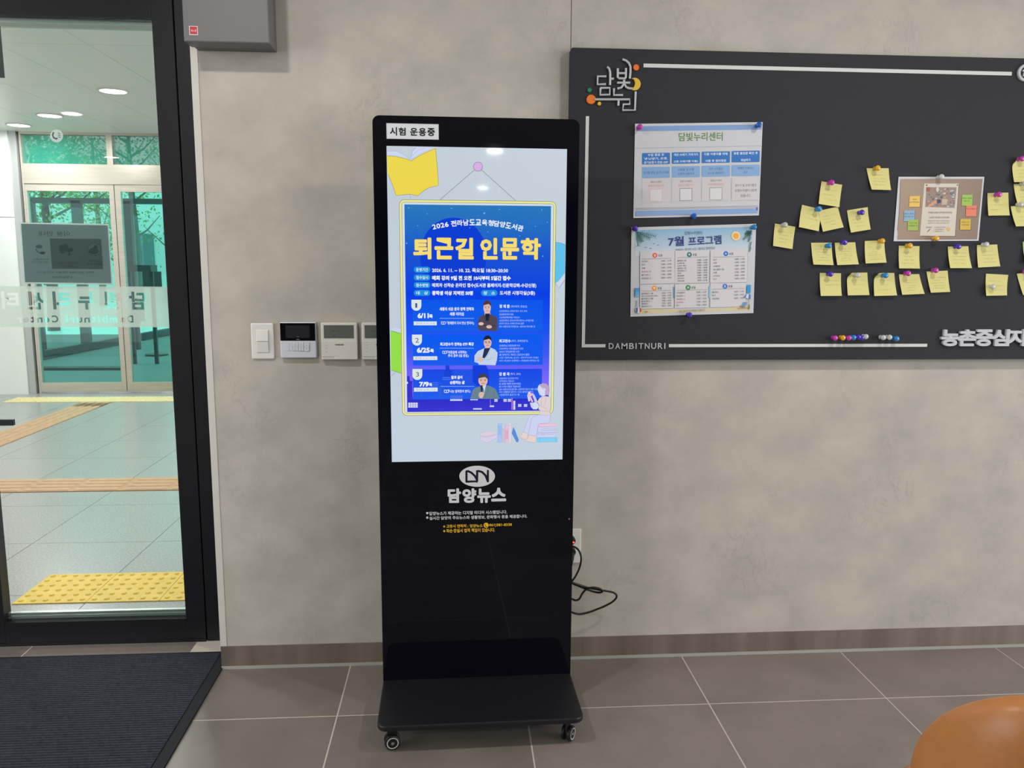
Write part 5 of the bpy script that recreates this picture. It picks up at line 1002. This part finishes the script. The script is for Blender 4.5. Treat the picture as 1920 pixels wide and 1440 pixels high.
for k, (cs, f, pcx, pp, curl, lab, nl) in enumerate(NOTES):
    yb = YB-.0025-(.0016 if k in (2,) else (.0032 if k in (3, 22) else 0)) - (.002 if k == 1 else 0)
    t, G, C = sheet([f(*c) for c in cs], 'sticky_note', lab, 'sticky note', G_, lift=rn.uniform(.006, .014), curl=curl, m=NOTEG if k == 23 else NOTE, y=yb, n=12)
    h = MB(); h.cur = lin((150, 146, 104)); n = 12
    def surf(u, v):
        i, j = min(int(u*n), n-1), min(int(v*n), n-1); a_, b_ = u*n-i, v*n-j; g_ = lambda I, J: G[J*(n+1)+I]
        return (g_(i, j)*(1-a_)+g_(i+1, j)*a_)*(1-b_)+(g_(i, j+1)*(1-a_)+g_(i+1, j+1)*a_)*b_+Vector((0, -.0004, 0))
    for li in range(nl):
        v = .26+.62*(li+.3)/max(nl, 3)+rn.uniform(-.01, .01); u = .12+rn.uniform(0, .18); end = rn.uniform(.6, .92)
        while u < end:
            if rn.random() < .16: u += .035; continue
            a_, b_ = u, u+rn.uniform(.012, .03); v0, v1 = v+rn.uniform(-.022, .022), v+rn.uniform(-.022, .022)
            p_, q_ = surf(a_, v0), surf(b_, v1); dn = Vector((0, 0, .00035)) if abs(v1-v0) < .015 else Vector((.00035, 0, 0)); h.face([p_-dn, q_-dn, q_+dn, p_+dn]); u = b_-.004+rn.uniform(0, .012)
    tag(h.build('handwriting', PRINT, t, colors=True), kind='stuff')
    if pcx: pin(pcx, *f(*pp), ('pearl' if k == 22 else {'pink': 'magenta', 'yellow': 'amber', 'purple': 'violet', 'blue': 'light blue', 'clear': 'clear'}[pcx])+' push pin on the '+' '.join(lab.split(',')[0].replace('yellow sticky note', 'note').split()[:8]), yb=yb)
# pins parked along the white line
b6 = Q(1500, 590, 1920/420)
for c_, x, y, lab in (('pink', 300, 200, 'magenta push pin at the left end of the spare row above the white line'), ('yellow', 366, 198, 'amber push pin, second in the spare row above the white line'), ('pink', 418, 200, 'small magenta push pin between amber and blue in the spare row'), ('blue', 458, 196, 'light blue push pin in the middle of the spare row'), ('purple', 500, 192, 'left violet push pin of the spare row above the white line'), ('purple', 528, 198, 'right violet push pin of the spare row above the white line'), ('clear', 562, 188, 'clear push pin ending the longer spare row above the white line'),
                      ('clear', 712, 196, 'first clear push pin of the short spare row of three'), ('clear', 766, 194, 'second clear push pin of the short spare row of three'), ('blue', 826, 206, 'light blue push pin ending the short spare row of three')):
    pin(c_, *b6(x, y), lab)

# ================================================================ CHAIR (bottom right corner)
LE = mat('tan_leather', (172, 112, 62), .38, noise=(30, .05, 3), bump=(180, .12))
ch = empty('leather_chair', (.93, -1.5, 0), 'chair with a rounded tan leather back at the bottom right corner of the photo', 'chair')
bc = Vector((.93, -1.62, .599)); RX, RZ, RY = .138, .2, .055
m = MB(); nu, nv = 40, 24; yw = -.25
def rotz(v, a): return Vector((v.x*math.cos(a)-v.y*math.sin(a), v.x*math.sin(a)+v.y*math.cos(a), v.z))
vs = []
for j in range(nv+1):
    ph = -math.pi/2+math.pi*j/nv
    for i in range(nu):
        th = 2*math.pi*i/nu; sg = lambda v, e: math.copysign(abs(v)**e, v); c = math.cos(ph)
        x = RX*sg(math.cos(th), 1)*sg(c, .6); z = RZ*sg(math.sin(th), 1)*sg(c, .6); y = RY*sg(math.sin(ph), .9)
        if z < 0: z *= 1.15
        y += -.09*(1-(x/RX)**2)+.04+z*-.12; vs.append(bc+rotz(Vector((x, y, z)), yw))
m.add(vs, [(j*nu+i, j*nu+(i+1) % nu, (j+1)*nu+(i+1) % nu, (j+1)*nu+i) for j in range(nv) for i in range(nu)]); m.build('backrest', LE, ch, smooth=True)
sc_ = bc+rotz(Vector((.07, .2, -.2)), yw); m = MB(); m.lathe([(0, -.03), (.16, -.03), (.185, -.01), (.185, .015), (.16, .035), (0, .045)], sc_, (0, 0, 1), 32); m.build('seat', LE, ch, smooth=True)
for sx_, sy_ in ((-1, -1), (1, -1), (-1, 1), (1, 1)):
    a_ = sc_+rotz(Vector((sx_*.13, sy_*.13, -.03)), yw); b_ = sc_+rotz(Vector((sx_*.2, sy_*.2, 0)), yw); b_.z = 0; MB().tube([a_, b_], .012, 10, rad=[.014, .01]).build('leg', BLACKM, ch)
for s_ in (-1, 1): MB().tube([sc_+rotz(Vector((s_*.08, -.16, -.02)), yw), bc+rotz(Vector((s_*.08, .0, -.12)), yw)], .011, 8).build('back_support', BLACKM, ch)
